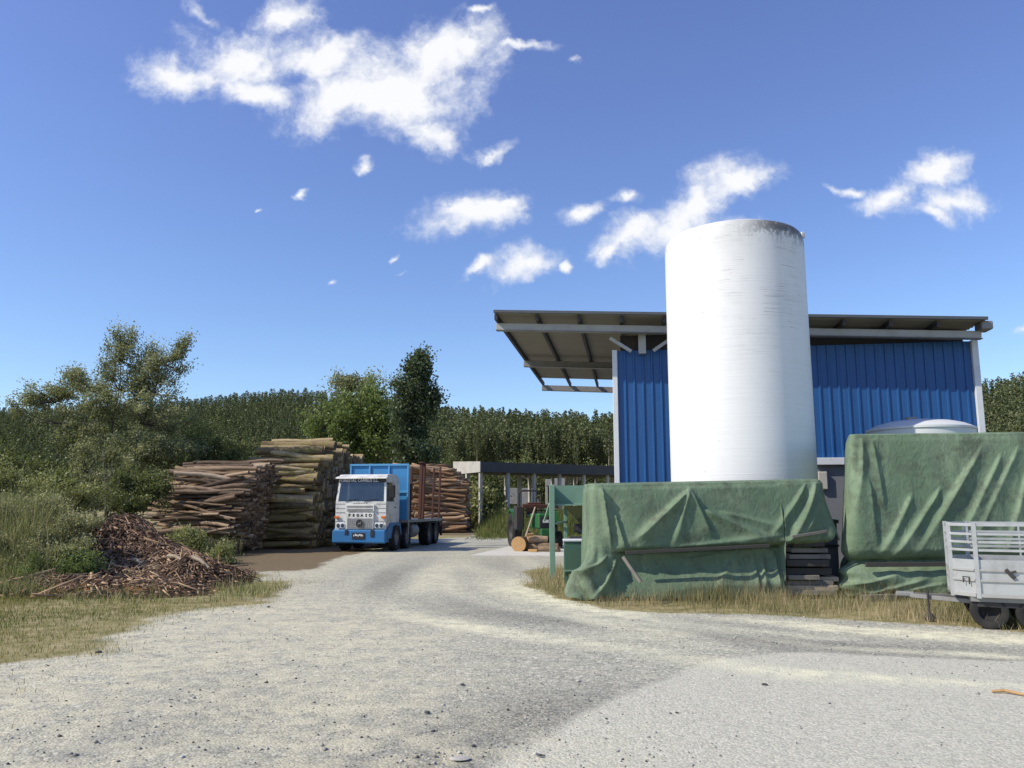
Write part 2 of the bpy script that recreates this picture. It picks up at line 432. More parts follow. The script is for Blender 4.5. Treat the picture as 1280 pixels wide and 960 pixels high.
# (px, py, half-width, half-height, tilt deg, thinness)
CLOUDS = [(225, 95, 68, 30, -12, 0), (300, 75, 75, 40, -25, .02), (350, 22, 55, 34, 20, .16), (330, 120, 70, 22, -14, .05), (430, 110, 75, 46, 15, -.06), (500, 108, 85, 52, -10, -.16),
          (545, 70, 72, 46, 20, -.08), (585, 55, 55, 34, 15, .02), (530, 158, 46, 20, -25, .12), (610, 185, 36, 11, 6, .12), (645, 62, 62, 10, 3, .2), (607, 16, 20, 9, 5, .08), (395, 70, 70, 34, 10, .08), (255, 20, 34, 12, -25, .45),
          (595, 264, 60, 32, 12, -.12), (632, 250, 26, 16, 10, 0), (650, 330, 52, 22, 18, .05), (600, 340, 32, 10, 25, .2), (706, 330, 9, 12, 0, .15),
          (722, 262, 32, 13, 20, .12), (785, 237, 26, 12, 10, .16), (795, 285, 62, 32, 28, .06), (870, 255, 82, 34, 38, .04), (925, 228, 48, 22, 24, .06), (762, 315, 26, 14, 40, .16), (900, 285, 70, 22, 0, .18),
          (1110, 245, 44, 26, 24, .05), (1170, 212, 44, 20, 14, .12), (1195, 250, 56, 26, -6, .17), (1060, 236, 34, 11, -8, .14), (1160, 268, 40, 14, -10, .25), (1280, 407, 16, 10, 0, .1),
          (370, 233, 13, 7, 15, .2), (462, 203, 14, 10, 20, .3), (320, 257, 9, 5, 10, .35), (500, 313, 10, 7, 10, .5), (412, 347, 12, 6, 0, .5), (715, 78, 12, 9, -10, .45), (505, 333, 10, 5, 0, .6)]
mind = None
for (px, py, hw, hh, tl, th) in CLOUDS:
    u, w = uv_dir(px, py); k = 1 / F_PX / (ray(px, py)[1])
    mp = wn('ShaderNodeMapping', vector_type='TEXTURE'); L(va.outputs[0], mp.inputs['Vector'])
    mp.inputs['Location'].default_value = (u, w, 0); mp.inputs['Rotation'].default_value = (0, 0, R(tl))
    mp.inputs['Scale'].default_value = (hw * k * 1.06, hh * k * 1.06, 1e6)
    ln = wn('ShaderNodeVectorMath', operation='LENGTH'); L(mp.outputs[0], ln.inputs[0])
    d = wm('ADD', ln.outputs['Value'], th)
    if mind is None: mind = d
    else:
        q = wn('ShaderNodeMath', operation='SMOOTH_MIN'); L(mind, q.inputs[0]); L(d, q.inputs[1]); q.inputs[2].default_value = .25; mind = q.outputs[0]
w2 = wnoise(va.outputs[0], 15, 10, .64); w3 = wnoise(cb.outputs[0], 60, 6, .65)
e = wm('ADD', mind, wm('ADD', wm('MULTIPLY', wm('SUBTRACT', w2.outputs['Fac'], .5), 1.9), wm('MULTIPLY', wm('SUBTRACT', w3.outputs['Fac'], .5), .6)))
mr = wn('ShaderNodeMapRange', interpolation_type='SMOOTHSTEP'); L(e, mr.inputs['Value'])
mr.inputs['From Min'].default_value = 1.26; mr.inputs['From Max'].default_value = .18
fwd = wm('GREATER_THAN', sx.outputs['Y'], .06)
dens = wm('MULTIPLY', mr.outputs['Result'], fwd)
hs = wn('ShaderNodeHueSaturation'); hs.inputs['Saturation'].default_value = 1.12; hs.inputs['Value'].default_value = 1.0; L(sky.outputs[0], hs.inputs['Color'])
tint = wn('ShaderNodeMix', data_type='RGBA', blend_type='MULTIPLY'); tint.inputs['Factor'].default_value = 1.0
L(hs.outputs[0], tint.inputs['A'])
tg = wn('ShaderNodeValToRGB'); tg.color_ramp.elements[0].position = .02; tg.color_ramp.elements[0].color = (.94, 1.05, 1.16, 1); tg.color_ramp.elements[1].position = .5; tg.color_ramp.elements[1].color = (1.26, 1.05, 1.27, 1)
L(sx.outputs['Z'], tg.inputs[0]); L(tg.outputs[0], tint.inputs['B'])
cc = wn('ShaderNodeMix', data_type='RGBA'); L(dens, cc.inputs['Factor']); cc.inputs['A'].default_value = (4.6, 5.1, 6.1, 1); cc.inputs['B'].default_value = (6.6, 6.65, 6.8, 1)
mx = wn('ShaderNodeMix', data_type='RGBA'); L(wm('MULTIPLY', dens, .97), mx.inputs['Factor']); L(tint.outputs['Result'], mx.inputs['A']); L(cc.outputs['Result'], mx.inputs['B'])
L(mx.outputs['Result'], bg.inputs['Color']); L(bg.outputs[0], wo.inputs['Surface'])

sl = bpy.data.lights.new('sun', 'SUN'); sl.energy = 5.0; sl.angle = R(.53); sl.color = (1.0, .925, .78)
so = bpy.data.objects.new('sun', sl); col.objects.link(so)
sd = Vector((math.sin(R(SUN_AZ)) * math.cos(R(SUN_EL)), math.cos(R(SUN_AZ)) * math.cos(R(SUN_EL)), math.sin(R(SUN_EL))))
so.rotation_euler = sd.to_track_quat('Z', 'Y').to_euler(); so.location = sd * 60

cam = bpy.data.cameras.new('camera'); cam.sensor_width = 36; cam.lens = 36 * F_PX / 1280; cam.clip_end = 9000; cam.clip_start = .05
co = bpy.data.objects.new('camera', cam); col.objects.link(co); co.location = (0, 0, EYE); co.rotation_euler = (PI / 2 + PITCH, 0, 0); scn.camera = co
scn.view_settings.view_transform = 'Standard'; scn.view_settings.look = 'None'; scn.view_settings.exposure = 0
scn.cycles.use_denoising = True; scn.cycles.max_bounces = 6; scn.cycles.transparent_max_bounces = 8
try: scn.cycles.denoiser = 'OPENIMAGEDENOISE'
except Exception: pass

exec_parts = []
# ------------------------------------------------------------------ ground
def axis(segs):
    out = [segs[0][0]]
    for a, b, st in segs:
        k = max(1, int(round(abs(b - a) / st))); out += list(np.linspace(a, b, k + 1)[1:])
    return np.array(out)
gx = axis([(-4000, -400, 600), (-400, -60, 30), (-60, -16, 1.5), (-16, 13, .085), (13, 40, 1.0), (40, 400, 30), (400, 4000, 600)])
gy = axis([(-60, 2, 3), (2, 10, .06), (10, 22, .09), (22, 42, .2), (42, 90, 1.2), (90, 400, 20), (400, 6000, 500)])
XX, YY = np.meshgrid(gx, gy)
s1 = sines(1, 12, .35, 2.0); s2 = sines(2, 14, 2.5, 12.0); s3 = sines(3, 10, .8, 3.5)
ZZ = .018 * s1(XX, YY) + .009 * s2(XX, YY)
ZZ = np.where((np.abs(XX) > 40) | (YY > 90), 0, ZZ)
def polyd(pts):
    """distance to ground polyline and parameter along it"""
    best = np.full(XX.shape, 1e9); sgn = np.zeros(XX.shape); par = np.zeros(XX.shape)
    for i in range(len(pts) - 1):
        a, b = np.array(pts[i][:2]), np.array(pts[i + 1][:2]); d = b - a; l2 = (d ** 2).sum()
        t = np.clip(((XX - a[0]) * d[0] + (YY - a[1]) * d[1]) / l2, 0, 1)
        qx, qy = XX - a[0] - t * d[0], YY - a[1] - t * d[1]; r_ = np.hypot(qx, qy)
        m = r_ < best; best = np.where(m, r_, best)
        sgn = np.where(m, np.sign(d[0] * qy - d[1] * qx), sgn); par = np.where(m, i + t, par)
    return best, sgn, par
def smooth(x, a, b):
    t = np.clip((x - a) / (b - a), 0, 1); return t * t * (3 - 2 * t)
def poly_side(pts):
    d, s_, _ = polyd(pts); return d * s_
# boundary of left verge: positive = verge side
LV = [G(*q) for q in [(-300, 990), (0, 868), (100, 838), (190, 800), (250, 770), (330, 735), (400, 706), (455, 694), (560, 676), (640, 660)]]
LV = [(-9, -4, 0)] + LV
verge_l = poly_side(LV)
RV = [G(*q) for q in [(1500, 806), (1280, 794), (1180, 787), (1060, 776), (900, 768), (760, 760), (690, 748), (652, 732), (650, 716), (690, 704), (760, 700)]]
verge_r = -poly_side(RV)
jit = .55 * s3(XX, YY) + .25 * s2(XX, YY)
inner_r = (YY > 10) & (XX > -.3) & (YY < 24)
wl = smooth(verge_l + jit * 3.2, -.9, 1.3) * (XX < 3) * (1 - .85 * smooth(YY, 19.5, 22) * (YY < 44))
wr = smooth(np.where(inner_r | (XX > 3), verge_r, -5) + jit * 1.1, -.2, .45) * ((YY < 23) | (XX > 12))
far = smooth(YY, 46, 58) * (1 - smooth(np.abs(XX + 1.0 - (YY - 46) * .02), 1.5, 3.5)) * 0 + smooth(YY, 50, 62)
right_far = smooth(XX, 14, 18) * smooth(YY, 10, 14)
leftfar = smooth(-XX, 13, 15)
mid_grass = smooth(XX + 2.4 + 1.2 * s3(XX * .5, YY * .5), -.4, 1.6) * smooth(YY + 1.5 * s3(XX, YY), 43, 49)
grass = np.clip(np.maximum.reduce([wl, wr, far, right_far, leftfar, mid_grass]), 0, 1)
# swept pale tyre lines along the bend
T1 = [G(*q) for q in [(1500, 830), (1280, 812), (1000, 790), (850, 776), (740, 752), (668, 728), (618, 706), (600, 690), (596, 676), (600, 664)]]
d1, sg1, p1 = polyd(T1); off = d1 * sg1 + .40 * s3(XX * .8, YY * .8) + .10 * s2(XX, YY)
T2 = [G(*q) for q in [(1500, 850), (1280, 836), (1000, 822), (820, 798), (690, 785), (560, 766), (500, 742), (510, 716), (548, 695), (572, 678)]]
d2, sg2, p2 = polyd(T2); off2 = d2 * sg2 + .40 * s3(XX * .8 + 5, YY * .8) + .10 * s2(XX, YY)
def tracks(o):
    o = o + .05 * np.sin(o * 9)
    return sum(a * np.exp(-((o - c) / w) ** 2) for c, w, a in ((.05, .12, 1), (.62, .13, .8), (-.5, .10, .8), (-.95, .10, .6), (1.15, .14, .6), (-1.5, .12, .5), (1.75, .15, .4)))
def tracks_old(o): return np.exp(-((o - .05) / .16) ** 2) + .8 * np.exp(-((o - .75) / .2) ** 2) + .7 * np.exp(-((o + .55) / .14) ** 2) + .6 * np.exp(-((o + 1.1) / .16) ** 2) + .45 * np.exp(-((o - 1.35) / .2) ** 2)
st1, st2, st3 = sines(81, 14, 2.2, 9.0), sines(82, 14, 2.2, 9.0), sines(83, 8, .6, 2.5)
b1, b2 = d1 * sg1 + .12 * s3(XX, YY), d2 * sg2 + .12 * s3(XX, YY)
e1 = smooth(b1, -1.7, -.9) * smooth(b1, 2.0, .9); e2 = smooth(b2, -1.6, -.7) * smooth(b2, 1.5, .7)
n1, n2 = st1(b1 * 1.0, p1 * .45), st2(b2 * 1.0, p2 * .45)
pale = np.clip(np.maximum(e1 * smooth(n1, -.12, .28), .85 * e2 * smooth(n2, -.08, .32)) * (.55 + .9 * np.clip(.5 + st3(XX, YY), 0, 1)), 0, 1) * (.25 + .75 * smooth(YY, 27, 14)) * (YY < 42)
grit = np.clip(np.maximum(e1 * smooth(-n1, .0, .35), e2 * smooth(-n2, .0, .35)) * .8, 0, 1) * (1 - pale) * smooth(YY, 30, 16)
cpx = np.exp(-(((XX - .25) / 1.15) ** 2 + ((YY - 6.6) / 1.15) ** 2)) + .8 * np.exp(-(((XX + .6) / .9) ** 2 + ((YY - 5.0) / .8) ** 2)) + .5 * np.exp(-(((XX + 2.6) / 1.2) ** 2 + ((YY - 6.8) / 1.2) ** 2))
grit = np.clip(np.maximum(grit, cpx * np.clip(.75 + .9 * s2(XX * .6, YY * .6), 0, 1.2)), 0, 1)
# sandy left-of-road patch
sand = smooth(XX + .25 * YY - 2.0, 1.4, -1.6) * smooth(YY, 20, 12) * np.clip(.75 + .9 * s3(XX * .8, YY * .8) + .4 * s2(XX * .6, YY), 0, 1)
sand = np.clip(sand + .8 * smooth(verge_l, -1.6, -.2) * (1 - wl) * (YY < 34), 0, 1)
# asphalt apron right-bottom (lighter, smooth)
AP = [G(*q) for q in [(1700, 800), (1280, 826), (1000, 815), (905, 822), (820, 850), (730, 890), (660, 930), (600, 965), (450, 1080)]]
apron = smooth(-poly_side(AP) * -1 + .12 * s2(XX, YY) + .05 * s2(XX * 3, YY * 3), -.06, .10)
loose = smooth(-apron * 0 + poly_side(AP) * -1 - .02 + .15 * s2(XX, YY), 0.0, .25) * np.clip(.55 + 1.2 * s3(XX * 1.5, YY * 1.5), .15, 1) * np.exp(-np.clip(-poly_side(AP), 0, 9) / 1.1) * smooth(YY, 8.5, 6.5)
chips = np.clip(smooth(YY + .8 * s3(XX, YY), 19.5, 23) * smooth(XX + .5 * s3(XX, YY), -4.9, -6.3) * (1.0 + .4 * s2(XX, YY)), 0, 1) * (YY < 60) + smooth(YY, 48, 51) * smooth(YY, 60, 56) * smooth(XX, -1, -3) * .8
chips = np.clip(np.maximum(chips, np.exp(-(((XX + 6.9) / 1.6) ** 2 + ((YY - 17.6) / 1.8) ** 2)) * .8), 0, 1)
ZZ += .05 * loose * np.abs(s2(XX * 2, YY * 2))
V = np.stack([XX, YY, ZZ], -1).reshape(-1, 3); ny, nx = XX.shape
ii = (np.arange(ny - 1)[:, None] * nx + np.arange(nx - 1)[None]).ravel()
Fq = np.stack([ii, ii + 1, ii + 1 + nx, ii + nx], 1)
n = N('gravel_ground')
def at(nm): return n.add('ShaderNodeAttribute', attribute_name=nm).outputs['Fac']
v = n.coord('Object')
big = n.noise(v, .45, 5, .6); med = n.noise(v, 3.2, 6, .65); fine = n.noise(v, 38, 6, .75); spk = n.noise(v, 140, 3, .7)
vor = n.add('ShaderNodeTexVoronoi', feature='F1'); vor.inputs['Scale'].default_value = 46; n.link(v, vor.inputs['Vector'])
vor2 = n.add('ShaderNodeTexVoronoi', feature='F1'); vor2.inputs['Scale'].default_value = 24; n.link(v, vor2.inputs['Vector'])
streak = n.noise(n.coord('Object', (.5, 1.6, 1)), 1.6, 6, .7, .6)
peb = n.add('ShaderNodeSeparateColor'); n.link(vor.outputs['Color'], peb.inputs[0])
peb2 = n.add('ShaderNodeSeparateColor'); n.link(vor2.outputs['Color'], peb2.inputs[0])
base = n.ramp(fine, [(.28, (.20, .20, .19)), (.5, (.35, .345, .31)), (.72, (.53, .52, .47))])
base = n.mix(.6, base, n.ramp(peb.outputs[0], [(0, (.15, .15, .15)), (.5, (.37, .365, .335)), (1, (.62, .605, .55))]))
base = n.mix(n.math('MULTIPLY', n.step(peb2.outputs[0], .80, .84), .6), base, (.19, .19, .185))
base = n.mix(n.math('MULTIPLY', n.step(streak, .45, .7), .5), base, (.48, .46, .38))
base = n.mix(n.math('MULTIPLY', n.step(big, .5, .72), .38), base, (.29, .29, .28))
base = n.mix(n.math('MULTIPLY', n.step(peb2.outputs[1], .90, .93), .6), base, (.66, .64, .58))
base = n.mix(n.math('MULTIPLY', at('loose'), .7), base, n.ramp(peb.outputs[1], [(0, (.06, .06, .065)), (.6, (.17, .17, .17)), (1, (.40, .39, .37))]))
base = n.mix(n.math('MULTIPLY', at('grit'), .92), base, n.ramp(peb.outputs[2], [(0, (.06, .06, .064)), (.55, (.175, .175, .175)), (1, (.40, .395, .37))]))
apc = n.ramp(n.math('ADD', n.math('MULTIPLY', fine, .6), n.math('MULTIPLY', spk, .4)), [(.3, (.30, .30, .28)), (.5, (.49, .48, .43)), (.7, (.66, .645, .58))])
apc = n.mix(.35, apc, n.ramp(peb.outputs[1], [(0, (.22, .22, .21)), (.5, (.47, .46, .42)), (1, (.72, .70, .65))]))
base = n.mix(at('apron'), base, apc)
pl = n.math('MULTIPLY', at('pale'), n.step(n.math('ADD', n.math('MULTIPLY', med, .5), n.math('MULTIPLY', fine, .5)), .36, .60))
base = n.mix(n.math('MULTIPLY', pl, .95), base, (.76, .73, .57))
sn = n.math('MULTIPLY', at('sand'), n.step(n.math('ADD', n.math('MULTIPLY', med, .6), n.math('MULTIPLY', fine, .4)), .38, .62))
base = n.mix(n.math('MULTIPLY', sn, .75), base, (.63, .585, .455))
gcol = n.ramp(n.math('ADD', n.math('MULTIPLY', med, .6), n.math('MULTIPLY', fine, .4)), [(.3, (.09, .10, .035)), (.42, (.17, .165, .07)), (.55, (.32, .27, .16)), (.72, (.50, .43, .31))])
base = n.mix(n.step(n.math('ADD', at('grass'), n.math('MULTIPLY', n.math('SUBTRACT', fine, .5), .9)), .35, .65), base, gcol)
ch = n.ramp(fine, [(.3, (.05, .038, .027)), (.5, (.16, .122, .083)), (.7, (.38, .30, .20))])
base = n.mix(n.step(n.math('ADD', at('chips'), n.math('MULTIPLY', n.math('SUBTRACT', med, .5), 1.2)), .35, .7), base, ch)
hgt = n.math('ADD', n.math('MULTIPLY', fine, .6), n.math('MULTIPLY', vor.outputs['Distance'], -.5))
nb = n.bump(hgt, .6, .022); nb = n.bump(med, .3, .06, nb)
base = n.mix(1.0, base, (1.045, 1.035, .92), 'MULTIPLY')
n.pbsdf(base, .95, 0, nb, .12)
ground = mesh_np('ground', V, Fq, n.m, smooth=True)
for nm, arr in (('grit', grit), ('grass', grass), ('pale', pale), ('sand', sand), ('apron', apron), ('loose', loose), ('chips', chips)):
    a = ground.data.attributes.new(nm, 'FLOAT', 'POINT'); a.data.foreach_set('value', arr.astype(np.float32).ravel())
tag(ground, kind='structure')
from bisect import bisect
def ground_w(arr, x, y):
    i = np.clip(np.searchsorted(gy, y), 0, ny - 1); j = np.clip(np.searchsorted(gx, x), 0, nx - 1); return arr[i, j]

# concrete pad by the tractor
pad = MB(); q = [G(588, 695), G(640, 683), G(760, 680), G(760, 696)]
pad.add([(p.x, p.y, .03) for p in q] + [(p.x, p.y, -.02) for p in q], [(0, 1, 2, 3), (0, 4, 5, 1), (1, 5, 6, 2), (2, 6, 7, 3), (3, 7, 4, 0)])
tag(pad.build('pavement', painted('pale_concrete', (.60, .58, .52), (.4, .38, .34), .5, .9, 0, .9, .2)), kind='structure')

# loose stones (stuff)
r = np.random.default_rng(11); K = 26000
yy_ = 2.6 + (r.random(K) ** 1.7) * 13; xx_ = (r.random(K) * 2 - 1) * (yy_ * .72 + .4)
ap = ground_w(apron, xx_, yy_); lo_ = ground_w(loose, xx_, yy_); gr_ = ground_w(grass, xx_, yy_)
keep = r.random(K) < np.clip(.22 - .14 * ap + .5 * lo_ + .7 * ground_w(grit, xx_, yy_) - .15 * gr_, .05, 1)
xx_, yy_ = xx_[keep], yy_[keep]; K = len(xx_)
oct_ = np.array([(1, 0, 0), (0, 1, 0), (-1, 0, 0), (0, -1, 0), (0, 0, 1), (0, 0, -1), ], dtype=float)
oF = np.array([(0, 1, 4), (1, 2, 4), (2, 3, 4), (3, 0, 4), (1, 0, 5), (2, 1, 5), (3, 2, 5), (0, 3, 5)])
sz = np.exp(r.normal(math.log(.0058), .5, K)); sz = np.minimum(sz, .03)
ang = r.random(K) * 6.28; shp = r.uniform(.6, 1.3, (K, 6, 3)); v_ = oct_[None] * shp * sz[:, None, None] * np.array([1.2, 1, .7])
ca, sa = np.cos(ang)[:, None], np.sin(ang)[:, None]
vx = v_[..., 0] * ca - v_[..., 1] * sa; vy = v_[..., 0] * sa + v_[..., 1] * ca
zz_ = ground_w(ZZ, xx_, yy_)
v_ = np.stack([vx + xx_[:, None], vy + yy_[:, None], v_[..., 2] + zz_[:, None] + sz[:, None] * .3], -1).reshape(-1, 3)
n = N('loose_stone'); gi = n.add('ShaderNodeNewGeometry'); n.pbsdf(n.ramp(gi.outputs['Random Per Island'], [(0, (.05, .05, .05)), (.3, (.2, .195, .185)), (.75, (.38, .37, .34)), (1, (.55, .53, .48))]), .9, 0, None, .2)
tag(mesh_np('gravel', v_, (np.arange(K)[:, None, None] * 6 + oF[None]).reshape(-1, 3), n.m), 'loose grey gravel scattered over the foreground track', 'gravel', kind='stuff')

# ------------------------------------------------------------------ far hills and forest
def interp(px, tab): return np.interp(px, [t[0] for t in tab], [t[1] for t in tab])
SKY = [(-900, 500), (-300, 506), (0, 513), (120, 508), (240, 500), (300, 493), (350, 489), (410, 491), (470, 501), (560, 511), (640, 517), (767, 522), (900, 515), (1100, 498), (1228, 481), (1285, 472), (1450, 462), (1900, 470)]
RR = [(-900, 700), (0, 800), (350, 850), (450, 760), (530, 600), (640, 560), (767, 540), (1000, 500), (1228, 480), (1900, 480)]
TH = [(-900, 13), (400, 13), (530, 20), (1900, 21)]
Y0 = [(-900, 380), (400, 380), (500, 260), (540, 213), (1900, 213)]
lump = sines(21, 8, .01, .05)
def hill_z(X, Y):
    px = 640 + F_PX * X / np.maximum(Y, 1); Rm = interp(px, RR); y0 = interp(px, Y0); th = interp(px, TH)
    top = EYE + (635 - interp(px, SKY)) / F_PX * Rm * 1.0 - th * .9
    q = (Y - y0) / (Rm - y0)
    up = top * np.clip(q, 0, 1) ** np.interp(px, [420, 540], [.95, 1.2])
    dn = top - np.clip(q - 1, 0, 3) * 40
    z = np.where(q <= 1, up, np.maximum(dn, top * .3))
    return np.where(q < 0, -.6, z + lump(X, Y) * 1.5 * np.clip(q, 0, 1))
hu = np.linspace(-1.5, 1.6, 150); hy = np.concatenate([np.linspace(150, 420, 70), np.linspace(430, 1100, 40)])
U, HY = np.meshgrid(hu, hy); HX = U * HY; HZ = hill_z(HX, HY)
V = np.stack([HX, HY, HZ], -1).reshape(-1, 3); ny_, nx_ = HX.shape
ii = (np.arange(ny_ - 1)[:, None] * nx_ + np.arange(nx_ - 1)[None]).ravel()
n = N('hill_ground'); f = n.noise(n.coord('Object'), .05, 5); n.pbsdf(n.mix(f, (.022, .020, .012), (.05, .045, .025)), 1, 0, None, 0)
tag(mesh_np('hill', V, np.stack([ii, ii + 1, ii + 1 + nx_, ii + nx_], 1), n.m, smooth=True), kind='structure')

def tree_template(seed, nq, slim, trunk_frac, rad):
    """unit-height tree: trunk quads + crown leaf clumps; returns V(4n,3), is_crown, tint"""
    r = np.random.default_rng(seed); h = trunk_frac + (1 - trunk_frac) * r.random(nq) ** .85
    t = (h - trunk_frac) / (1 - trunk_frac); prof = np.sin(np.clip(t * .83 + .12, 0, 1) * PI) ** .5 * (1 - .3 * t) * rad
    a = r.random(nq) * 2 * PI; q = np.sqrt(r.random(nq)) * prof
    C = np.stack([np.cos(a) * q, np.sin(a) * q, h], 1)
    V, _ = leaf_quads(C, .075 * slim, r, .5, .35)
    tv = np.repeat(np.clip(.25 + .5 * t + .3 * (q / (prof + 1e-6) - .5) + r.normal(0, .12, nq), 0, 1), 4)  # crown shade painted into tint: darker low and inside, lighter at top
    return V, tv
TEMPL_FAR = [tree_template(i, 130, .85, .15, .17) for i in range(8)]
TEMPL_MID = [tree_template(40 + i, 240, .36, .56, .062) for i in range(8)]
TEMPL_HI = [tree_template(140 + i, 120, .62, .40, .085) for i in range(8)]
def tr_quads(H, w):
    w2 = w * .5
    out = []
    for a in range(2):
        dx, dy = (w, 0) if a == 0 else (0, w)
        out += [(-dx, -dy, 0), (dx, dy, 0), (dx * .4, dy * .4, H), (-dx * .4, -dy * .4, H)]
    return np.array(out)
r = np.random.default_rng(5)
Vc, Tc, Vt = [], [], []
y = 186.0
while y < 900:
    step = 4.0 * (y / 200) ** .75; sp_x = 2.1 * (y / 200) ** .75
    us = np.arange(-1.15, 1.25, sp_x / y); us = us + r.normal(0, .28, len(us)) * sp_x / y
    for u in us:
        px = 640 + F_PX * u
        if 790 < px < 1190 and r.random() < .8: continue
        if px < -150 and r.random() < .6: continue
        Rm = float(interp(px, RR)); yj = y + r.normal(0, step * .35)
        if yj > Rm * 1.06 or yj < float(interp(px, Y0)) + 2: continue
        if px < 540 and yj < 330 and r.random() < .6: continue
        x = u * yj; z = float(hill_z(np.array(x), np.array(yj))); H = float(interp(px, TH)) * r.normal(1, .06 if px > 500 else .11) * (1.08 if r.random() < .05 else 1)
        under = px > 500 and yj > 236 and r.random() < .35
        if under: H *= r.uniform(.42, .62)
        T = TEMPL_FAR if (px <= 500 or under) else TEMPL_MID if yj < 300 else TEMPL_HI
        TV, tt = T[r.integers(len(T))]; wS = H * r.uniform(.85, 1.2)
        ca, sa = math.cos(r.random() * 6.28), 0; sa = math.sqrt(max(0, 1 - ca * ca))
        W = np.empty_like(TV); W[:, 0] = (TV[:, 0] * ca - TV[:, 1] * sa) * wS + x; W[:, 1] = (TV[:, 0] * sa + TV[:, 1] * ca) * wS + yj; W[:, 2] = TV[:, 2] * H + z
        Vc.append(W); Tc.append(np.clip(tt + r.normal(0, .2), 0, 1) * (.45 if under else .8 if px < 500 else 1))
        if px > 500 and yj < 320: Vt.append(tr_quads(H * .8, .15) + np.array([x, yj, z]))
    y += step
Vc = np.concatenate(Vc); Tc = np.concatenate(Tc); Vt = np.concatenate(Vt)
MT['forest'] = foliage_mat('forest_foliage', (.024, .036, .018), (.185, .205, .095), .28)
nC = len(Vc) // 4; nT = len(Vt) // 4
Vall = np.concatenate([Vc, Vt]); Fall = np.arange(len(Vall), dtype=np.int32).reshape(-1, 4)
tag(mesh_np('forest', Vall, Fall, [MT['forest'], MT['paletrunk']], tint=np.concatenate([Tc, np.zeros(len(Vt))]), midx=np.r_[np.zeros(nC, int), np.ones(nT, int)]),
    'dense dark green conifer and eucalyptus forest covering the hills behind the yard', 'forest', kind='stuff')

# individual plantation trees along the edge
protos = []
for k in range(4):
    root = empty('eucalyptus_tree', (0, 0, 0), 0, 'slender eucalyptus with bare pale trunk at the plantation edge behind the concrete frame', 'tree', 'eucalyptus trees along the plantation edge')
    H = 21.5; rr = np.random.default_rng(60 + k)
    mb = MB(); pts = [(rr.normal(0, .12) * i / 5, rr.normal(0, .12) * i / 5, H * .95 * i / 6) for i in range(7)]
    mb.tube(pts, [.19 - .022 * i for i in range(7)], 6)
    mb.build('trunk', MT['paletrunk'], root)
    TV, tt = tree_template(80 + k, 520, .27, .60, .062)
    mesh_np('crown', TV * np.array([H * .95, H * .95, H]), np.arange(len(TV)).reshape(-1, 4), MT['forest'], root, tint=tt)
    protos.append(root)
r = np.random.default_rng(77); k = 0
for px in list(np.arange(546, 768, 5.5)) + list(np.arange(1226, 1290, 9)):
    Y = 213 + r.normal(0, 3); X = (px + r.normal(0, 1.5) - 640) / F_PX * Y
    o = protos[k] if k < 4 else copy_tree(protos[r.integers(4)])
    o.location = (X, Y, -.2); s = r.uniform(.9, 1.12); o.scale = (s, s, s * r.uniform(.95, 1.08)); o.rotation_euler = (0, 0, r.random() * 6.28); k += 1

# ------------------------------------------------------------------ blue shed
BO = (-.55, 23.36, 0); BA = -R(8.38)
shed = empty('timber_shed', BO, BA, 'blue corrugated metal shed with an overhanging shed roof behind the white tank', 'building')
def clad(u0, u1, axis_, fixed, z0, z1, out, pitch=.265):
    """trapezoid-profile sheeting between u0 and u1; out = sign of the outward side"""
    us, ds = [], []
    u = u0
    while u < u1 - .01:
        for du, dd in ((0, 0), (pitch * .72, 0), (pitch * .78, .035), (pitch * .94, .035)):
            if u + du <= u1: us.append(u + du); ds.append(dd)
        u += pitch
    us.append(u1); ds.append(0)
    V, Fc = [], []
    zs = (z0, z1)
    for q, d in zip(us, ds):
        for z in zs:
            V.append((q, fixed + out * d, z) if axis_ == 'x' else (fixed + out * d, q, z))
    for i in range(len(us) - 1): Fc.append((2 * i, 2 * i + 2, 2 * i + 3, 2 * i + 1))
    return V, Fc
WT, WL, WR, ZT, ZC = 1.0, 3.56, 13.62, 6.33, 3.07
mb = MB(); mb.add(*clad(WL + .05, 8.9, 'x', WT, .3, ZT, -1)); mb.add(*clad(8.905, WR - .08, 'x', WT, ZC, ZT, -1)); mb.build('front_cladding', MT['cladding'], shed)
mb = MB(); mb.add(*clad(WT + .2, 15.2, 'y', WL + .05, ZC - .6, ZT, -1)); mb.add(*clad(WT + .2, 15.2, 'y', WR - .06, ZC - .6, ZT, 1)); mb.add(*clad(WL + .1, WR - .1, 'x', 15.2, ZC - .6, ZT, 1)); mb.build('side_cladding', MT['cladding'], shed)
MT['trim_white'] = painted('trim_white', (.62, .65, .68), (.3, .3, .3), .25, .5)
mb = MB(); mb.box((WL - .02, WT - .02, ZT / 2 + .01), (.15, .14, ZT + .02), bev=.01); mb.build('corner_trim', MT['trim_white'], shed)
mb = MB(); mb.box((WR + .02, WT - .02, ZT / 2 + .01), (.17, .14, ZT + .02), bev=.01); mb.build('corner_trim', MT['trim_white'], shed)
mb = MB(); mb.box(((9.0 + WR) / 2, WT - .06, ZC - .11), (WR - 9.2, .16, .2), bev=.01); mb.build('sill_trim', MT['trim_white'], shed)
mb = MB(); mb.box(((WL + WR) / 2, WT + .14, (ZC - .2) / 2), (WR - WL - .2, .2, ZC - .2)); mb.build('base_wall', MT['wall_grey'], shed)
mb = MB(); mb.box((9.32, WT + .0, 2.42), (.25, .2, .5), bev=.02); mb.build('wall_vent', MT['concrete'], shed)
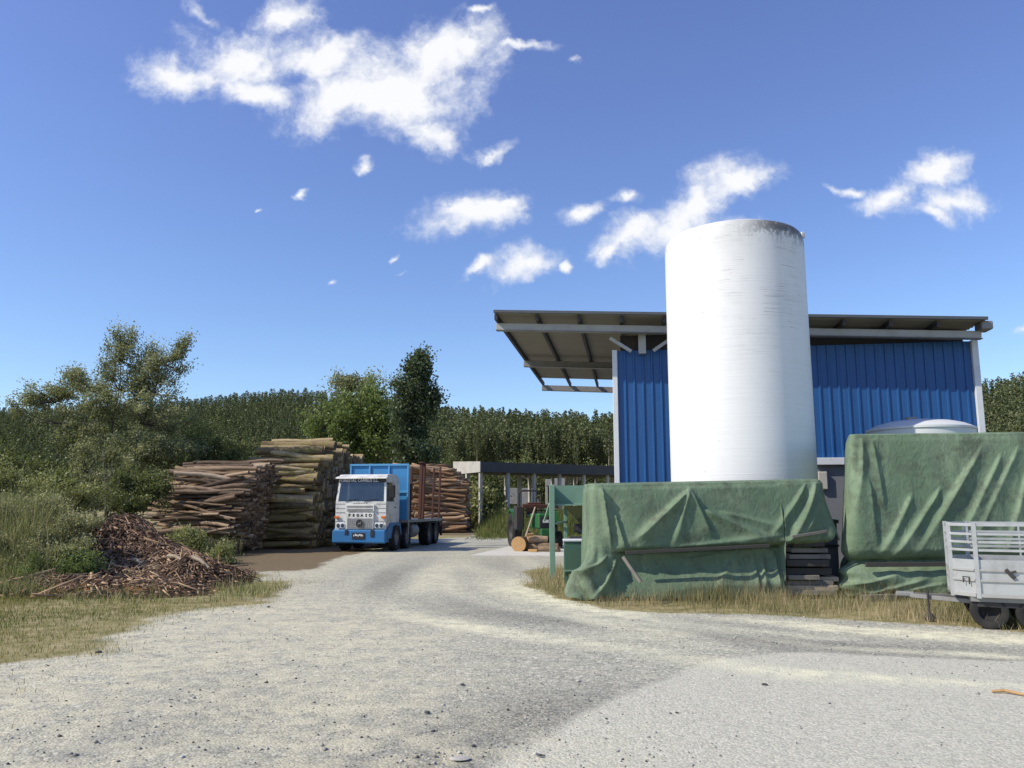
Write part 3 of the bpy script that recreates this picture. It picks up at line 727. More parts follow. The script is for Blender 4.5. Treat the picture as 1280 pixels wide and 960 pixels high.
# roof sheet sloping down to the right
RS = (6.71 - 7.4) / 13.7
def rz(s): return 7.4 + RS * s
L0, L1, D0, D1 = 0.0, 13.65, 0.0, 12.4
V, Fc = [], []; ts = np.arange(D0, D1 + .01, .125); 
for i, t in enumerate(ts):
    dz = .03 if i % 2 else 0
    for s in (L0, L1): V.append((s, t, rz(s) + dz))
for i in range(len(ts) - 1): Fc.append((2 * i, 2 * i + 1, 2 * i + 3, 2 * i + 2))
b = len(V); V += [(x, y, z + .05) for x, y, z in V]; Fc += [tuple(j + b for j in q) for q in Fc[:len(ts) - 1]]
mb = MB(); mb.add(V, Fc); mb.build('roof_sheet', MT['roof'], shed)
rot = Matrix.Rotation(-math.atan(RS), 3, 'Y')
SL = math.hypot(L1 - L0, RS * (L1 - L0))
def xbeam(t, dz, w, h, name, mat, s0=L0, s1=L1):
    mb = MB(); c = ((s0 + s1) / 2, t, rz((s0 + s1) / 2) - dz); mb.box(c, ((s1 - s0) / math.cos(math.atan(RS)), w, h), rot, bev=.01); return mb.build(name, mat, shed)
MT['flash'] = painted('dark_flashing', (.09, .10, .11), (.05, .05, .05), .3, .5, .2)
xbeam(-.03, -.04, .05, .09, 'fascia', MT['flash'])
for s in np.arange(.06, 13.6, 1.235):
    mb = MB(); mb.box((s, 6.7, rz(s) - .11), (.09, 13.3, .16)); mb.build('rafter', MT['dark_steel'], shed)
for t, h, w in ((.52, .21, .14), (6.9, .24, .14), (13.2, .24, .14)):
    xbeam(t, .31, w, h, 'purlin_beam', MT['light_steel'] if t < 1 else MT['grey_steel'])
    xbeam(t - .05, .435, .22, .02, 'beam_flange', MT['grey_steel'])
# gap panel: rear strip of the roof is open between sheet and gutter

mb = MB(); mb.box((13.70, .4, rz(13.7) - .1), (.30, .5, .24), bev=.03); mb.build('gutter_end', MT['grey_steel'], shed)
for s in (4.36,):
    mb = MB(); mb.box((s, .82, (6.2 + rz(s) - .4) / 2), (.22, .16, rz(s) - .4 - 6.2 + .02)); mb.build('post', MT['light_steel'], shed)
    for sg in (-1, 1):
        if s + sg * .9 > 13.7: continue
        mb = MB(); mb.bar((s + sg * .95, .72, rz(s) - .5), (s + sg * .32, .72, 6.25), .07, .1); mb.build('brace', MT['light_steel'], shed)
mb = MB(); mb.bar((3.3, 6.9, 6.9), (3.9, 9.0, 6.0), .1, .1); mb.build('brace', MT['grey_steel'], shed)
mb = MB(); mb.box(((WL + WR) / 2, WT + .3, 6.55), (WR - WL - .3, .06, .6)); mb.build('upper_board', MT['dark_steel'], shed)

# ------------------------------------------------------------------ tanks
tank = empty('storage_tank', (5.45, 19.1, 0), R(12), 'tall white fibreglass storage tank with black grime around its top', 'tank')
tank.scale = (1, 1, .981)
prof = [(1.665, 0), (1.665, 2), (1.66, 4), (1.655, 6), (1.65, 7.9), (1.645, 8.12), (1.615, 8.24), (1.56, 8.31)]
mb = MB(); mb.lathe(prof, n=96); mb.build('shell', MT['tank'], tank, smooth=True)
prof = [(1.56, 8.31), (1.3, 8.42), (1.0, 8.50), (.6, 8.56), (.2, 8.58), (.001, 8.58)]
mb = MB(); mb.lathe(prof, n=64); mb.build('dome_top', MT['tank2'], tank, smooth=True)
mb = MB(); mb.box((1.46, -.75, 8.33), (.10, .05, .16), bev=.015); mb.build('lifting_lug', MT['white_paint'], tank)
mb = MB(); mb.lathe([(1.72, 0), (1.72, .1), (1.66, .12)], n=48); mb.build('base_ring', MT['tank2'], tank, smooth=True)
t2 = empty('storage_tank', (10.05, 19.75, 0), 0, 'low white tank with a shallow domed lid behind the right tarpaulin', 'tank')
mb = MB(); mb.lathe([(1.21, 0), (1.21, 3.5), (1.24, 3.51), (1.24, 3.56), (1.21, 3.57)], n=72); mb.build('shell', MT['tank2'], t2, smooth=True)
mb = MB(); mb.lathe([(1.21, 3.57), (1.0, 3.67), (.7, 3.75), (.3, 3.80), (.001, 3.81)], n=72); mb.build('lid', MT['tank2'], t2, smooth=True)
mb = MB(); mb.lathe([(.14, 3.77), (.14, 3.86), (.001, 3.87)], c=(-.2, 0, 0), n=20); mb.build('cap', MT['grey_steel'], t2, smooth=True)

# ------------------------------------------------------------------ tarpaulins
def ridge(x, z, p0, p1, w, a, sharp=True, t0=0.0, t1=1.0):
    d = (p1[0] - p0[0], p1[1] - p0[1]); l2 = d[0] ** 2 + d[1] ** 2; l = math.sqrt(l2)
    t = ((x - p0[0]) * d[0] + (z - p0[1]) * d[1]) / l2
    s = ((x - p0[0]) * -d[1] + (z - p0[1]) * d[0]) / l
    ww = w * (.35 + .9 * np.clip(t, 0, 1))
    tap = smooth(t, -.08, .15) * smooth(t, 1.12, .75)
    ws = np.where(s * (1 if p1[0] < p0[0] else -1) < 0, ww * .45, ww * 1.9)
    g = np.exp(-np.abs(s) / ws) * .6 + .4 * np.exp(-(s / ws) ** 2)
    return a * g * tap

def tarp(name, mat, path, ztop, hem, disp, topdepth, label, loc, du=.02, dz=.016, toprise=.06):
    """cloth hung around an open polyline path (x,y) with rounded corners; hem(s) gives the bottom edge"""
    pts = [np.array(p, float) for p in path]; S = []; POS = []; NRM = []; s0 = 0
    for i in range(len(pts) - 1):
        a, b = pts[i], pts[i + 1]; l = np.linalg.norm(b - a); k = int(l / du); t = (np.arange(k) + .5) / k
        for q in t: POS.append(a + (b - a) * q); NRM.append(np.array([(b - a)[1], -(b - a)[0]]) / l); S.append(s0 + q * l)
        s0 += l
    POS, NRM, S = np.array(POS), np.array(NRM), np.array(S)
    ker = np.ones(13) / 13
    def sm(A): 
        B = np.pad(A, ((6, 6), (0, 0)), mode='edge'); return np.stack([np.convolve(B[:, i], ker, 'valid') for i in range(2)], 1)
    POS, NRM = sm(sm(POS)), sm(sm(NRM)); NRM /= np.linalg.norm(NRM, axis=1)[:, None]
    nz = int(max(ztop(POS[:, 0]).max() / dz, 10)); q = np.linspace(0, 1, nz)
    zt = ztop(POS[:, 0]); zh = hem(S, POS)
    Z = zt[None] + (zh - zt)[None] * q[:, None]
    Sg = np.broadcast_to(S[None], Z.shape); Xg = np.broadcast_to(POS[None, :, 0], Z.shape)
    D, DX = disp(Sg, Xg, Z, POS)
    D = D * smooth(q, 0, .05)[:, None]
    Xf = POS[None, :, 0] + NRM[None, :, 0] * D + DX; Yf = POS[None, :, 1] + NRM[None, :, 1] * D
    V = np.stack([Xf, Yf, Z], -1)
    cen = POS.mean(0)
    rows = []
    for k, (f, dzp) in enumerate(((.02, .018), (.06, .035), (.2, .05), (.5, toprise), (1.0, toprise * 1.3))):
        tgt = np.stack([np.clip(POS[:, 0], max(path[0][0], POS[:, 0].min()) + .02, POS[:, 0].max() - .25), np.full(len(POS), topdepth)], 1)
        p = POS + (tgt - POS) * f; rows.append(np.concatenate([p, (zt + dzp)[:, None]], 1))
    V = np.concatenate([np.stack(rows[::-1]), V]); nr, nc = V.shape[:2]
    ii = (np.arange(nr - 1)[:, None] * nc + np.arange(nc - 1)[None]).ravel()
    o = mesh_np(name, V.reshape(-1, 3), np.stack([ii, ii + nc, ii + nc + 1, ii + 1], 1), mat, loc=loc, smooth=True)
    return tag(o, label, 'tarpaulin')
def XZ(px, py, Y=14.9):
    p = P(px, py, Y); return (p.x, p.z)
fa, fb, fc = sines(31, 14, 3, 16), sines(32, 10, 8, 30), sines(33, 8, 1.2, 4)
YF = 14.9
path1 = [(1.50, 17.0), (1.47, YF + .05), (5.86, YF + .35), (5.95, 17.0)]
S1, S2 = 1.95, 1.95 + 4.4
def hem1(S, POS):
    x = POS[:, 0]
    z = np.full(len(S), .05)
    front = (S > S1 - .1) & (S < S2)
    z = np.where(x > 4.87, .10, z)
    z = np.where(x > 4.98, .86 + .1 * np.sin(x * 9) + (x - 4.98) * .28, z)
    z = np.where(S > S2 - .02, 1.05 + .45 * smooth(S - S2, .1, .7), z)
    return z + .025 * np.sin(S * 17) + .015 * np.sin(S * 41)
R1 = [((862, 612), (792, 676), .10, .16), ((862, 612), (842, 680), .10, .10), ((866, 614), (890, 672), .09, .10), ((880, 636), (965, 676), .10, .13), ((905, 640), (985, 660), .08, .07),
      ((1026, 604), (986, 680), .07, .17), ((1012, 606), (968, 668), .07, .10), ((1034, 610), (1000, 672), .06, .07), ((753, 608), (764, 684), .05, .13), ((768, 640), (782, 690), .06, .08), ((800, 690), (990, 668), .10, .05),
      ((975, 690), (978, 738), .04, .10), ((960, 694), (958, 738), .035, .08), ((948, 690), (952, 740), .04, .06), ((930, 690), (895, 736), .07, .05), ((860, 700), (930, 690), .08, .04), ((745, 700), (735, 748), .05, .14), ((770, 700), (752, 748), .05, .13), ((757, 696), (718, 742), .05, .14)]
R1 = [(XZ(*a), XZ(*b), w, h) for a, b, w, h in R1]
def disp1(S, X, Z, POS):
    front = smooth(S, S1 - .15, S1 + .1) * smooth(S, S2 + .12, S2 - .1)
    bar = .86 + (X - 2.0) * .04
    up = np.clip((Z - bar) / (2.1 - bar), 0, 1)
    D = .03 + (.11 * (1 - up) ** .8 + .05 * np.exp(-((up - .05) / .06) ** 2) * fa(X * 2, Z * .5)) * front
    lowbulge = np.clip((bar - Z) / bar, 0, 1)
    D = np.where(Z < bar, -.10 * front * smooth(Z, bar - .7, bar - .3) + .17 * np.clip(lowbulge * 1.5 - .1 - .25 * smooth(X, 3.6, 2.2), 0, 1) ** 1.3 * (.8 + .4 * fc(X * 1.3, Z)), D)
    lf = smooth(X, 1.75, 2.2)
    D = np.where(X < 2.3, D * lf + .06 * (1 - lf) * (1 - .3 * Z), D)
    D = D - .09 * np.exp(-((Z - bar) / .045) ** 2) * front * lf
    for a, b, w, h in R1: D = D + front * ridge(X, Z, a, b, w * 1.1, h * .9)
    D = D + .014 * fa(S * 1.1, Z) + .007 * fb(S, Z)
    vert = np.sin(S * 21 + 2 * fc(S, Z)) * .04 * (1 - smooth(Z, 0, 1.7)) * (1 - front)
    D = D + vert
    rc = np.exp(-((S - S2) / .45) ** 2)
    # bunched left corner flaring towards the ground
    cor = np.exp(-((S - S1) / .42) ** 2); low = 1 - smooth(Z, .0, .95)
    D = D + cor * low * (.10 + .07 * np.sin(S * 26 + Z * 6))
    crm = np.abs(np.sin(S * 15 + 2.5 * fa(S, Z) + Z * 3)) * .10 * cor * (1 - smooth(Z, .1, 1.3))
    return D + crm, -.20 * cor * low ** 1.1 + .30 * rc * (1 - smooth(Z, .9, 2.1))
tarp('tarpaulin', MT['tarp'], path1, lambda x: 2.06 + .022 * (x - 1.4), hem1, disp1, 17.0, 'creased green tarpaulin over a long machine in front of the tall white tank', (3.7, 15.5, 0))

YG = 15.25
path2 = [(7.62, 18.4), (6.42, YG), (11.2, YG - .1), (11.2, 18.4)]
T1s, T2s = 3.37, 3.37 + 4.78
def hem2(S, POS): return .10 + .03 * np.sin(S * 13) + .05 * np.sin(S * 5 + 1)
def XY2(px, py): return XZ(px, py, YG)
R2 = [((1135, 620), (1100, 694), .09, .11), ((1170, 612), (1112, 698), .09, .12), ((1222, 562), (1140, 694), .12, .10), ((1246, 570), (1196, 670), .10, .09), ((1268, 560), (1215, 668), .10, .07), ((1204, 585), (1165, 650), .08, .07), ((1282, 580), (1250, 690), .09, .08),
      ((1076, 548), (1072, 690), .08, .12), ((1090, 552), (1104, 640), .09, .07), ((1066, 560), (1064, 650), .05, .08), ((1084, 600), (1098, 690), .07, .06),
      ((1075, 730), (1120, 716), .05, .09), ((1085, 742), (1150, 722), .05, .08), ((1110, 740), (1172, 728), .05, .06)]
R2 = [(XY2(*a), XY2(*b), w, h) for a, b, w, h in R2]
def disp2(S, X, Z, POS):
    front = smooth(S, T1s - .15, T1s + .1) * smooth(S, T2s + .1, T2s - .1)
    bar = .66 + .02 * (X - 6.4)
    up = np.clip((Z - bar) / (3.0 - bar), 0, 1)
    D = .02 + .14 * (1 - up) ** 1.2 * smooth(up, -.02, .10)
    lb = np.clip((bar - Z) / bar, 0, 1)
    D = np.where(Z < bar, .05 + .16 * np.sin(np.clip(lb * 1.5, 0, 1) * PI * .6) ** 1.2 * (1 + .25 * fa(X, Z)), D)
    D = D - .10 * np.exp(-((Z - bar) / .05) ** 2) * front
    for a, b, w, h in R2: D = D + front * ridge(X, Z, a, b, w * 1.1, h * .72)
    D = D + .012 * fa(S * .9, Z * .9) + .006 * fb(S, Z)
    side = 1 - smooth(S, T1s - .6, T1s + .2)
    D = D + np.sin(S * 16 + 1.5 * fc(S, Z * .4)) * .055 * (1 - smooth(Z, .3, 2.9)) * (side + .15)
    cor = np.exp(-((S - T1s) / .5) ** 2); low = 1 - smooth(Z, .3, 2.4)
    return D, -.16 * cor * low + .06 * cor * np.sin(Z * 22) * (Z < .7)
tarp('tarpaulin', MT['tarp2'], path2, lambda x: 3.02 + .01 * (x - 6.4), hem2, disp2, 18.4, 'tall pale green tarpaulin draped to the ground behind the metal trailer', (8.5, 16.5, 0))

def stick(name, p0, p1, w, h, mat, label, cat, group=None):
    p0, p1 = Vector(p0), Vector(p1); mb = MB(); mb.bar(p0, p1, w, h); o = mb.build(name, mat, loc=tuple((p0 + p1) / 2)); return tag(o, label, cat, group)
stick('batten', P(782, 691, 14.76), P(962, 682, 14.93), .05, .06, MT['dark_timber'], 'long grey batten holding down the creased tarpaulin across its middle', 'batten')
stick('batten', P(990, 671, 14.9), P(1034, 664, 15.02), .04, .05, MT['grey_wood'], 'short pale batten on the raised corner of the creased tarpaulin', 'batten')
stick('batten', P(779, 696, 14.45), P(801, 728, 14.3), .05, .06, MT['grey_wood'], 'slanting grey stick leaning at the bunched corner of the creased tarpaulin', 'batten')
stick('batten', P(1082, 706, 15.0), P(1300, 704, 14.95), .06, .08, MT['dark_timber'], 'dark timber rail across the tall pale green tarpaulin', 'batten')
stick('kerb_beam', G(792, 748) + Vector((0, 0, .05)), G(955, 746) + Vector((0, 0.05, .05)), .18, .10, MT['pale_wood'], 'pale timber sleeper lying along the foot of the creased tarpaulin', 'beam')
# plank stack
pk = [(741, 984, 1044, MT['grey_wood']), (735, 986, 1046, MT['pale_wood']), (728.5, 985, 1040, MT['grey_wood']), (722, 988, 1024, MT['grey_wood']), (724, 1002, 1047, MT['pale_wood']), (714, 984, 1038, MT['dark_timber']), (704, 986, 1036, MT['dark_timber']), (696, 988, 1037, MT['grey_wood']), (688, 990, 1033, MT['grey_wood']), (680, 994, 1030, MT['dark_timber'])]
PLK = ['lowest grey plank in the stack beside the creased tarpaulin', 'pale plank second from the bottom of the plank stack', 'grey plank third from the bottom of the plank stack', 'short grey plank in the lower half of the plank stack', 'pale end plank sticking out of the plank stack on its right', 'broad dark plank in the middle of the plank stack', 'dark plank in the upper half of the plank stack', 'grey plank third from the top of the plank stack', 'grey plank just below the topmost of the plank stack', 'topmost dark plank of the stack, just under the tarpaulin corner']
for k, (py, xa, xb, m) in enumerate(pk):
    yq = 15.16 + .05 * ((k * 7) % 3) + (.1 if k == 4 else 0)
    a, b = P(xa, py, yq), P(xb, py, yq + .1)
    mb = MB(); hh = .085 if k not in (5, 6) else .12
    mb.box(((a.x + b.x) / 2, yq + .5, a.z), (b.x - a.x, 1.0, hh), Matrix.Rotation(-.06 + .02 * (k % 3), 3, 'Z'), bev=.008)
    tag(mb.build('plank', m, loc=((a.x + b.x) / 2, yq + .5, a.z - hh / 2)), PLK[k], 'plank', 'planks stacked by the tarpaulin')
skip = empty('steel_box', (6.15, 17.2, 0), R(-4), 'dark blue grey steel box in shade between the two tarpaulins', 'container')
mb = MB(); mb.box((0, 0, .78), (.95, 1.3, 1.3), bev=.02); mb.build('body', MT['wall_grey'], skip)
for zz, ww, hh in ((1.38, 1.0, .07), (.9, .97, .04), (.18, .97, .06)):
    mb = MB(); mb.box((0, -.66, zz), (ww, .06, hh)); mb.build('rib', MT['dark_steel'], skip)
for xx in (-.35, .35):
    mb = MB(); mb.box((xx, -.4, .065), (.12, .2, .13)); mb.build('foot', MT['dark_steel'], skip)

# ------------------------------------------------------------------ hopper machine
hop = empty('feed_hopper', (1.0, 19.5, 0), R(-2), 'pale green steel hopper frame with funnel left of the creased tarpaulin', 'hopper')
mb = MB(); mb.box((-.04, 0, 1.1), (.13, .12, 2.2), bev=.01); mb.build('post', MT['machine_green'], hop)
mb = MB(); mb.box((.30, .55, .95), (.09, .09, 1.5), bev=.008); mb.build('post', MT['machine_green'], hop)
mb = MB(); mb.box((.75, .95, 1.98), (1.65, .03, .46)); mb.box((.0, .5, 1.98), (.03, .95, .46)); mb.build('tray_wall', MT['machine_green'], hop)
mb = MB(); mb.add([(.03, .04, 1.74), (1.6, .04, 1.74), (1.6, .93, 1.76), (.03, .93, 1.76), (.03, .04, 1.71), (1.6, .04, 1.71), (1.6, .93, 1.73), (.03, .93, 1.73)], [(0, 1, 2, 3), (7, 6, 5, 4), (0, 4, 5, 1), (1, 5, 6, 2), (2, 6, 7, 3), (3, 7, 4, 0)]); mb.build('tray_floor', MT['machine_green'], hop)
mb = MB(); mb.add([(.25, .1, 1.70), (1.6, .1, 1.70), (1.6, .55, 1.15), (.75, .55, 1.15), (.25, .95, 1.70), (1.6, .95, 1.70), (1.6, .7, 1.15), (.75, .7, 1.15)], [(0, 1, 2, 3), (0, 3, 7, 4), (4, 7, 6, 5), (3, 2, 6, 7), (1, 5, 6, 2)])
mb.build('funnel', painted('shaded_olive_funnel', (.12, .15, .07), (.08, .07, .04), .4), hop)  # olive darkened to carry the shadow on the funnel's underside
mb = MB(); mb.bar((0, .02, 1.28), (.32, .5, 1.32), .05, .05); mb.build('crossbar', MT['machine_green'], hop)
mb = MB(); mb.bar((-.10, .05, 1.75), (-.22, .6, 1.35), .04, .06); mb.build('brace', MT['machine_green'], hop)
mb = MB()
rr = np.random.default_rng(9)
for k in range(16):
    c = Vector((.55 + rr.random() * .75, .35 + rr.random() * .4, .95 + rr.random() * .45))
    if k % 3 == 0: mb.tube([c, c + Vector((rr.normal() * .12, 0, .2)), c + Vector((rr.normal() * .16, .1, .36))], .022, 6)
    elif k % 3 == 1: mb.lathe([(.001, -.05), (.10, -.05), (.10, .05), (.001, .05)], c=tuple(c), axis='Y', n=14)
    else: mb.box(tuple(c), (.16, .14, .2), bev=.01)
mb.build('motor', MT['dark_steel'], hop)
mb = MB(); mb.box((.85, .5, .7), (.9, .8, .5), bev=.01); mb.build('gearbox', MT['dark_steel'], hop)
bx = empty('machine_cabinet', (1.5, 17.2, 0), R(-3), 'dark green steel cabinet with a pale lid in front of the hopper', 'cabinet')
mb = MB(); mb.box((0.02, .2, .62), (.86, .5, .66), bev=.01); mb.build('body', MT['deep_green'], bx)
mb = MB(); mb.box((0.02, .2, .975), (.90, .56, .04), bev=.008); mb.build('lid', MT['trim_white'], bx)
mb = MB(); mb.box((.02, -.07, .36), (.84, .03, .03)); mb.build('rail', MT['machine_green'], bx)
for xx in (-.36, .36):
    mb = MB(); mb.box((xx, .2, .145), (.09, .4, .29)); mb.build('leg', MT['deep_green'], bx)

# ------------------------------------------------------------------ wheels
def wheel(parent, x, y, z, rad, w, rimmat, name='wheel', twin=False):
    e = MB(); t = w / 2
    e.lathe([(rad * .58, -t * .8), (rad * .8, -t), (rad * .95, -t * .9), (rad, -t * .6), (rad * .985, -t * .2), (rad * .985, t * .2), (rad, t * .6), (rad * .95, t * .9), (rad * .8, t), (rad * .58, t * .8)], axis='X', n=28)
    o = e.build(name, MT['black'], parent, smooth=True); o.location = (x, y, z)
    m = MB()
    sgn = 1 if x > 0 else -1
    m.lathe([(rad * .6, -t * .75), (rad * .57, t * .3 * 0), (rad * .42, sgn * t * .15), (rad * .2, sgn * t * .55), (.001, sgn * t * .6)], axis='X', n=20)
    m.lathe([(rad * .6, sgn * t * .78), (rad * .52, sgn * t * .5), (rad * .42, sgn * t * .15)], axis='X', n=20)
    m.build('rim', rimmat, o, smooth=True); return o

# ------------------------------------------------------------------ truck
trk = empty('flatbed_truck', (-5.8, 31.1, 0), R(-8.4), 'white and blue flatbed timber truck parked beside the thick log stack', 'truck')
def tb(name, mat, fn, smooth=False, parent=trk):
    mb = MB(); fn(mb); return mb.build(name, mat, parent, smooth=smooth)
HW = 1.15
# cab shell built from side profile with a bevelled front; side walls + roof
side = [(.02, .80), (.0, 1.86), (.16, 2.62), (.22, 2.78), (.36, 2.90), (1.0, 2.94), (1.75, 2.90), (1.85, 2.75), (1.85, .95), (1.45, .95), (1.38, .80)]
def cab(mb):
    mb.prism([(.06, .80), (.04, 1.84), (1.85, 1.84), (1.85, .95)], -HW, HW)
    mb.prism([(.05, 1.845), (1.85, 1.845), (1.85, 1.9), (.05, 1.9)], -HW - .004, HW + .004)
    # pillars
    for s in (-1, 1):
        for (y0, y1) in ((.05, .17), (1.25, 1.85)):
            mb.add([(s * (HW - .0), y0, 1.9), (s * (HW - .0), y0 + .10, 1.9), (s * (HW - .06), y0 + .22 if y0 < 1 else y1, 2.64), (s * (HW - .06), y0 + .13 if y0 < 1 else y0, 2.64),
                    (s * (HW - .10), y0, 1.9), (s * (HW - .10), y1, 1.9), (s * (HW - .16), y0 + .22 if y0 < 1 else y1, 2.64), (s * (HW - .16), y0 + .13 if y0 < 1 else y0, 2.64)],
                   [(0, 1, 2, 3), (7, 6, 5, 4), (0, 3, 7, 4), (1, 5, 6, 2)])
            if y0 > 1: mb.box((s * (HW - .04), 1.58, 2.27), (.06, .54, .74))
    mb.box((0, 1.83, 2.27), (2 * HW - .1, .04, .76))
cabo = tb('cab', MT['white_paint'], cab)
tb('roof', MT['white_paint'], lambda mb: (mb.prism([(.12, 2.76), (.14, 2.83), (.35, 2.93), (.95, 2.97), (1.7, 2.93), (1.86, 2.80), (1.86, 2.64), (.19, 2.64)], -HW + .05, HW - .05), mb.prism([(-.02, 2.77), (.0, 2.81), (.2, 2.86), (.2, 2.80)], -HW - .02, HW + .02)))
tb('header_band', MT['band'], lambda mb: mb.add([(-HW + .05, .135, 2.63), (HW - .05, .135, 2.63), (HW - .05, .115, 2.765), (-HW + .05, .115, 2.765), (-HW + .05, .17, 2.63), (HW - .05, .17, 2.63), (HW - .05, .15, 2.765), (-HW + .05, .15, 2.765)], [(0, 1, 2, 3), (7, 6, 5, 4), (0, 4, 5, 1), (3, 2, 6, 7), (0, 3, 7, 4), (1, 5, 6, 2)]))
text_mesh('lettering', 'FORESTAL CAMBUS S.L.', .17, MT['white_ink'], trk, (-.12, .098, 2.70), (PI / 2, 0, 0), 1.02, bold=.004)
tb('windscreen', MT['glass'], lambda mb: mb.add([(-HW + .1, .055, 1.9), (HW - .1, .055, 1.9), (HW - .16, .155, 2.63), (-HW + .16, .155, 2.63)], [(0, 1, 2, 3)]))
for s in (-1, 1):
    tb('side_window', MT['glass'], lambda mb: mb.add([(s * (HW - .03), .2, 1.9), (s * (HW - .03), 1.25, 1.9), (s * (HW - .09), 1.25, 2.62), (s * (HW - .09), .36, 2.62)], [(0, 1, 2, 3)]))
    dr = tb('door', MT['white_paint'], lambda mb: mb.box((s * (HW + .012), .78, 1.38), (.03, 1.0, .95), bev=.01))
    tb('handle', MT['ink'], lambda mb: mb.box((s * (HW + .04), 1.15, 1.68), (.03, .16, .04)), parent=dr)
    tb('wing_mirror', MT['black'], lambda mb: (mb.box((s * (HW + .28), .05, 2.28), (.24, .10, .48), bev=.02), mb.bar((s * (HW - .02), .15, 2.58), (s * (HW + .28), .06, 2.52), .03, .03), mb.bar((s * (HW), .1, 1.95), (s * (HW + .28), .06, 2.06), .03, .03)))
    hl = tb('headlight', MT['lamp'], lambda mb: mb.box((s * .88, -.005, .99), (.40, .06, .22), bev=.03))
    for q in (-1, 1): tb('lens', MT['glass'], lambda mb: mb.lathe([(.001, -.03), (.05, -.028), (.075, -.01), (.08, .0)], c=(s * .88 + q * .1, -.035, .99), axis='Y', n=16), parent=hl)
    tb('indicator', MT['amber'], lambda mb: mb.box((s * 1.06, .0, 1.30), (.2, .06, .09), bev=.015))
    tb('fender', MT['truck_blue'], lambda mb: mb.prism([(.1, .5), (.1, .82), (.5, 1.08), (1.85, 1.08), (2.0, .6), (1.9, .6), (1.72, .95), (.85, .95), (.62, .5)], s * HW - (.13 if s > 0 else -.0), s * HW + (.0 if s > 0 else .13)))
    tb('step', MT['truck_blue'], lambda mb: mb.box((s * (HW - .05), .3, .42), (.14, .4, .14), bev=.02))
tb('driver_seat', MT['black'], lambda mb: [mb.box((x, 1.2, 1.95), (.5, .15, .8), bev=.05) for x in (-.55, .5)])
tb('dashboard', MT['black'], lambda mb: mb.box((0, .35, 1.86), (2.0, .4, .12), bev=.03))
tb('bumper', MT['truck_blue'], lambda mb: (mb.box((0, .0, .58), (2.42, .24, .50), bev=.05), mb.box((-.62, -.125, .70), (.12, .02, .1)), ))
tb('tow_bracket', MT['ink'], lambda mb: mb.box((-.55, -.13, .74), (.14, .04, .18), bev=.01))
tb('tow_bracket', MT['ink'], lambda mb: mb.box((.62, -.13, .70), (.16, .04, .26), bev=.01))
pl = tb('number_plate', MT['ink'], lambda mb: mb.box((.0, -.132, .60), (.58, .02, .24), bev=.005))
def platemarks(mb):
    for i, w in enumerate((.03, .045, .05, .04, .045, .05, .03)): mb.box((-.2 + i * .066, -.146, .63 + .012 * ((i * 5) % 3 - 1)), (w, .006, .06 + .015 * (i % 2)))
tb('plate_characters', MT['white_ink'], platemarks, parent=pl)
def grille_frame(mb):
    mb.box((0, -.01, 1.16), (1.26, .06, .62), bev=.015); mb.box((0, -.01, 1.66), (1.3, .05, .28), bev=.015)
gr = tb('grille', MT['white_paint'], grille_frame)
MT['grille_grey'] = painted('grille_grey', (.30, .31, .30), (.1, .1, .1), .4, .6)
def slots(mb):
    for z in (1.70, 1.585): mb.box((0, -.037, z), (1.16, .014, .055))
tb('air_slot', MT['grey_steel'], slots, parent=gr)
def bars(mb):
    mb.box((0, -.043, 1.07), (1.12, .012, .38))
tb('grille_mesh', MT['grille_grey'], bars, parent=gr)
def vbars(mb):
    for i in range(13): mb.box((-.54 + i * .09, -.055, 1.07), (.022, .014, .38))
    for z in (.95, 1.19): mb.box((0, -.052, z), (1.12, .01, .018))
tb('grille_bar', MT['light_steel'], vbars, parent=gr)
for i, ch in enumerate('PEGASO'):
    text_mesh('grille_letter', ch, .145, MT['ink'], gr, (-.47 + i * .19, -.042, 1.37), (PI / 2, 0, 0), bold=.008, wide=1.15)
em = tb('emblem', MT['ink'], lambda mb: mb.lathe([(.001, -.02), (.16, -.02), (.17, .0), (.17, .02)], c=(.02, -.065, 1.06), axis='Y', n=24), parent=trk)
def ring(mb):
    mb.tube([(.02 + .165 * math.cos(a), -.085, 1.06 + .165 * math.sin(a)) for a in np.linspace(0, 2 * PI, 25)], .012, 5, cap=False)
    mb.tube([(-.06, -.09, .98), (-.02, -.09, 1.06), (.06, -.09, 1.07), (.09, -.09, 1.13), (.13, -.09, 1.12)], [.008, .018, .02, .012, .006], 5)
    mb.tube([(.0, -.09, 1.07), (-.05, -.09, 1.14)], [.014, .004], 5); mb.tube([(.06, -.09, 1.06), (.08, -.09, .97)], [.009, .006], 5)
tb('emblem_relief', MT['grey_steel'], ring, parent=em)
def script(mb):
    pts = [(-.33 + i * .028, .015, 1.80 + .035 * math.sin(i * 1.5) * (1.5 if i in (0, 1, 7, 8) else 1)) for i in range(24)]
    mb.tube(pts, .011, 4); mb.tube([(-.28, .012, 1.735), (.26, .012, 1.745)], .006, 4)
tb('hood_script', MT['ink'], script)
def wip(mb):
    mb.bar((-.75, .02, 1.92), (-.15, .035, 2.0), .02, .02); mb.bar((.1, .02, 1.92), (.75, .035, 2.0), .02, .02)
tb('wiper', MT['ink'], wip)
for z in (1.15, 1.48, 1.64, 1.80):
    for sd_ in (-1, 1): tb('panel_seam', MT['grey_steel'], lambda mb: mb.box((sd_ * .93, .038, z), (.42, .012, .012)))
for o_ in list(trk.children):
    if not o_.name.startswith(('wheel', 'fender')): o_.scale.x *= .87
    elif o_.name.startswith('fender'): o_.scale.x *= .93
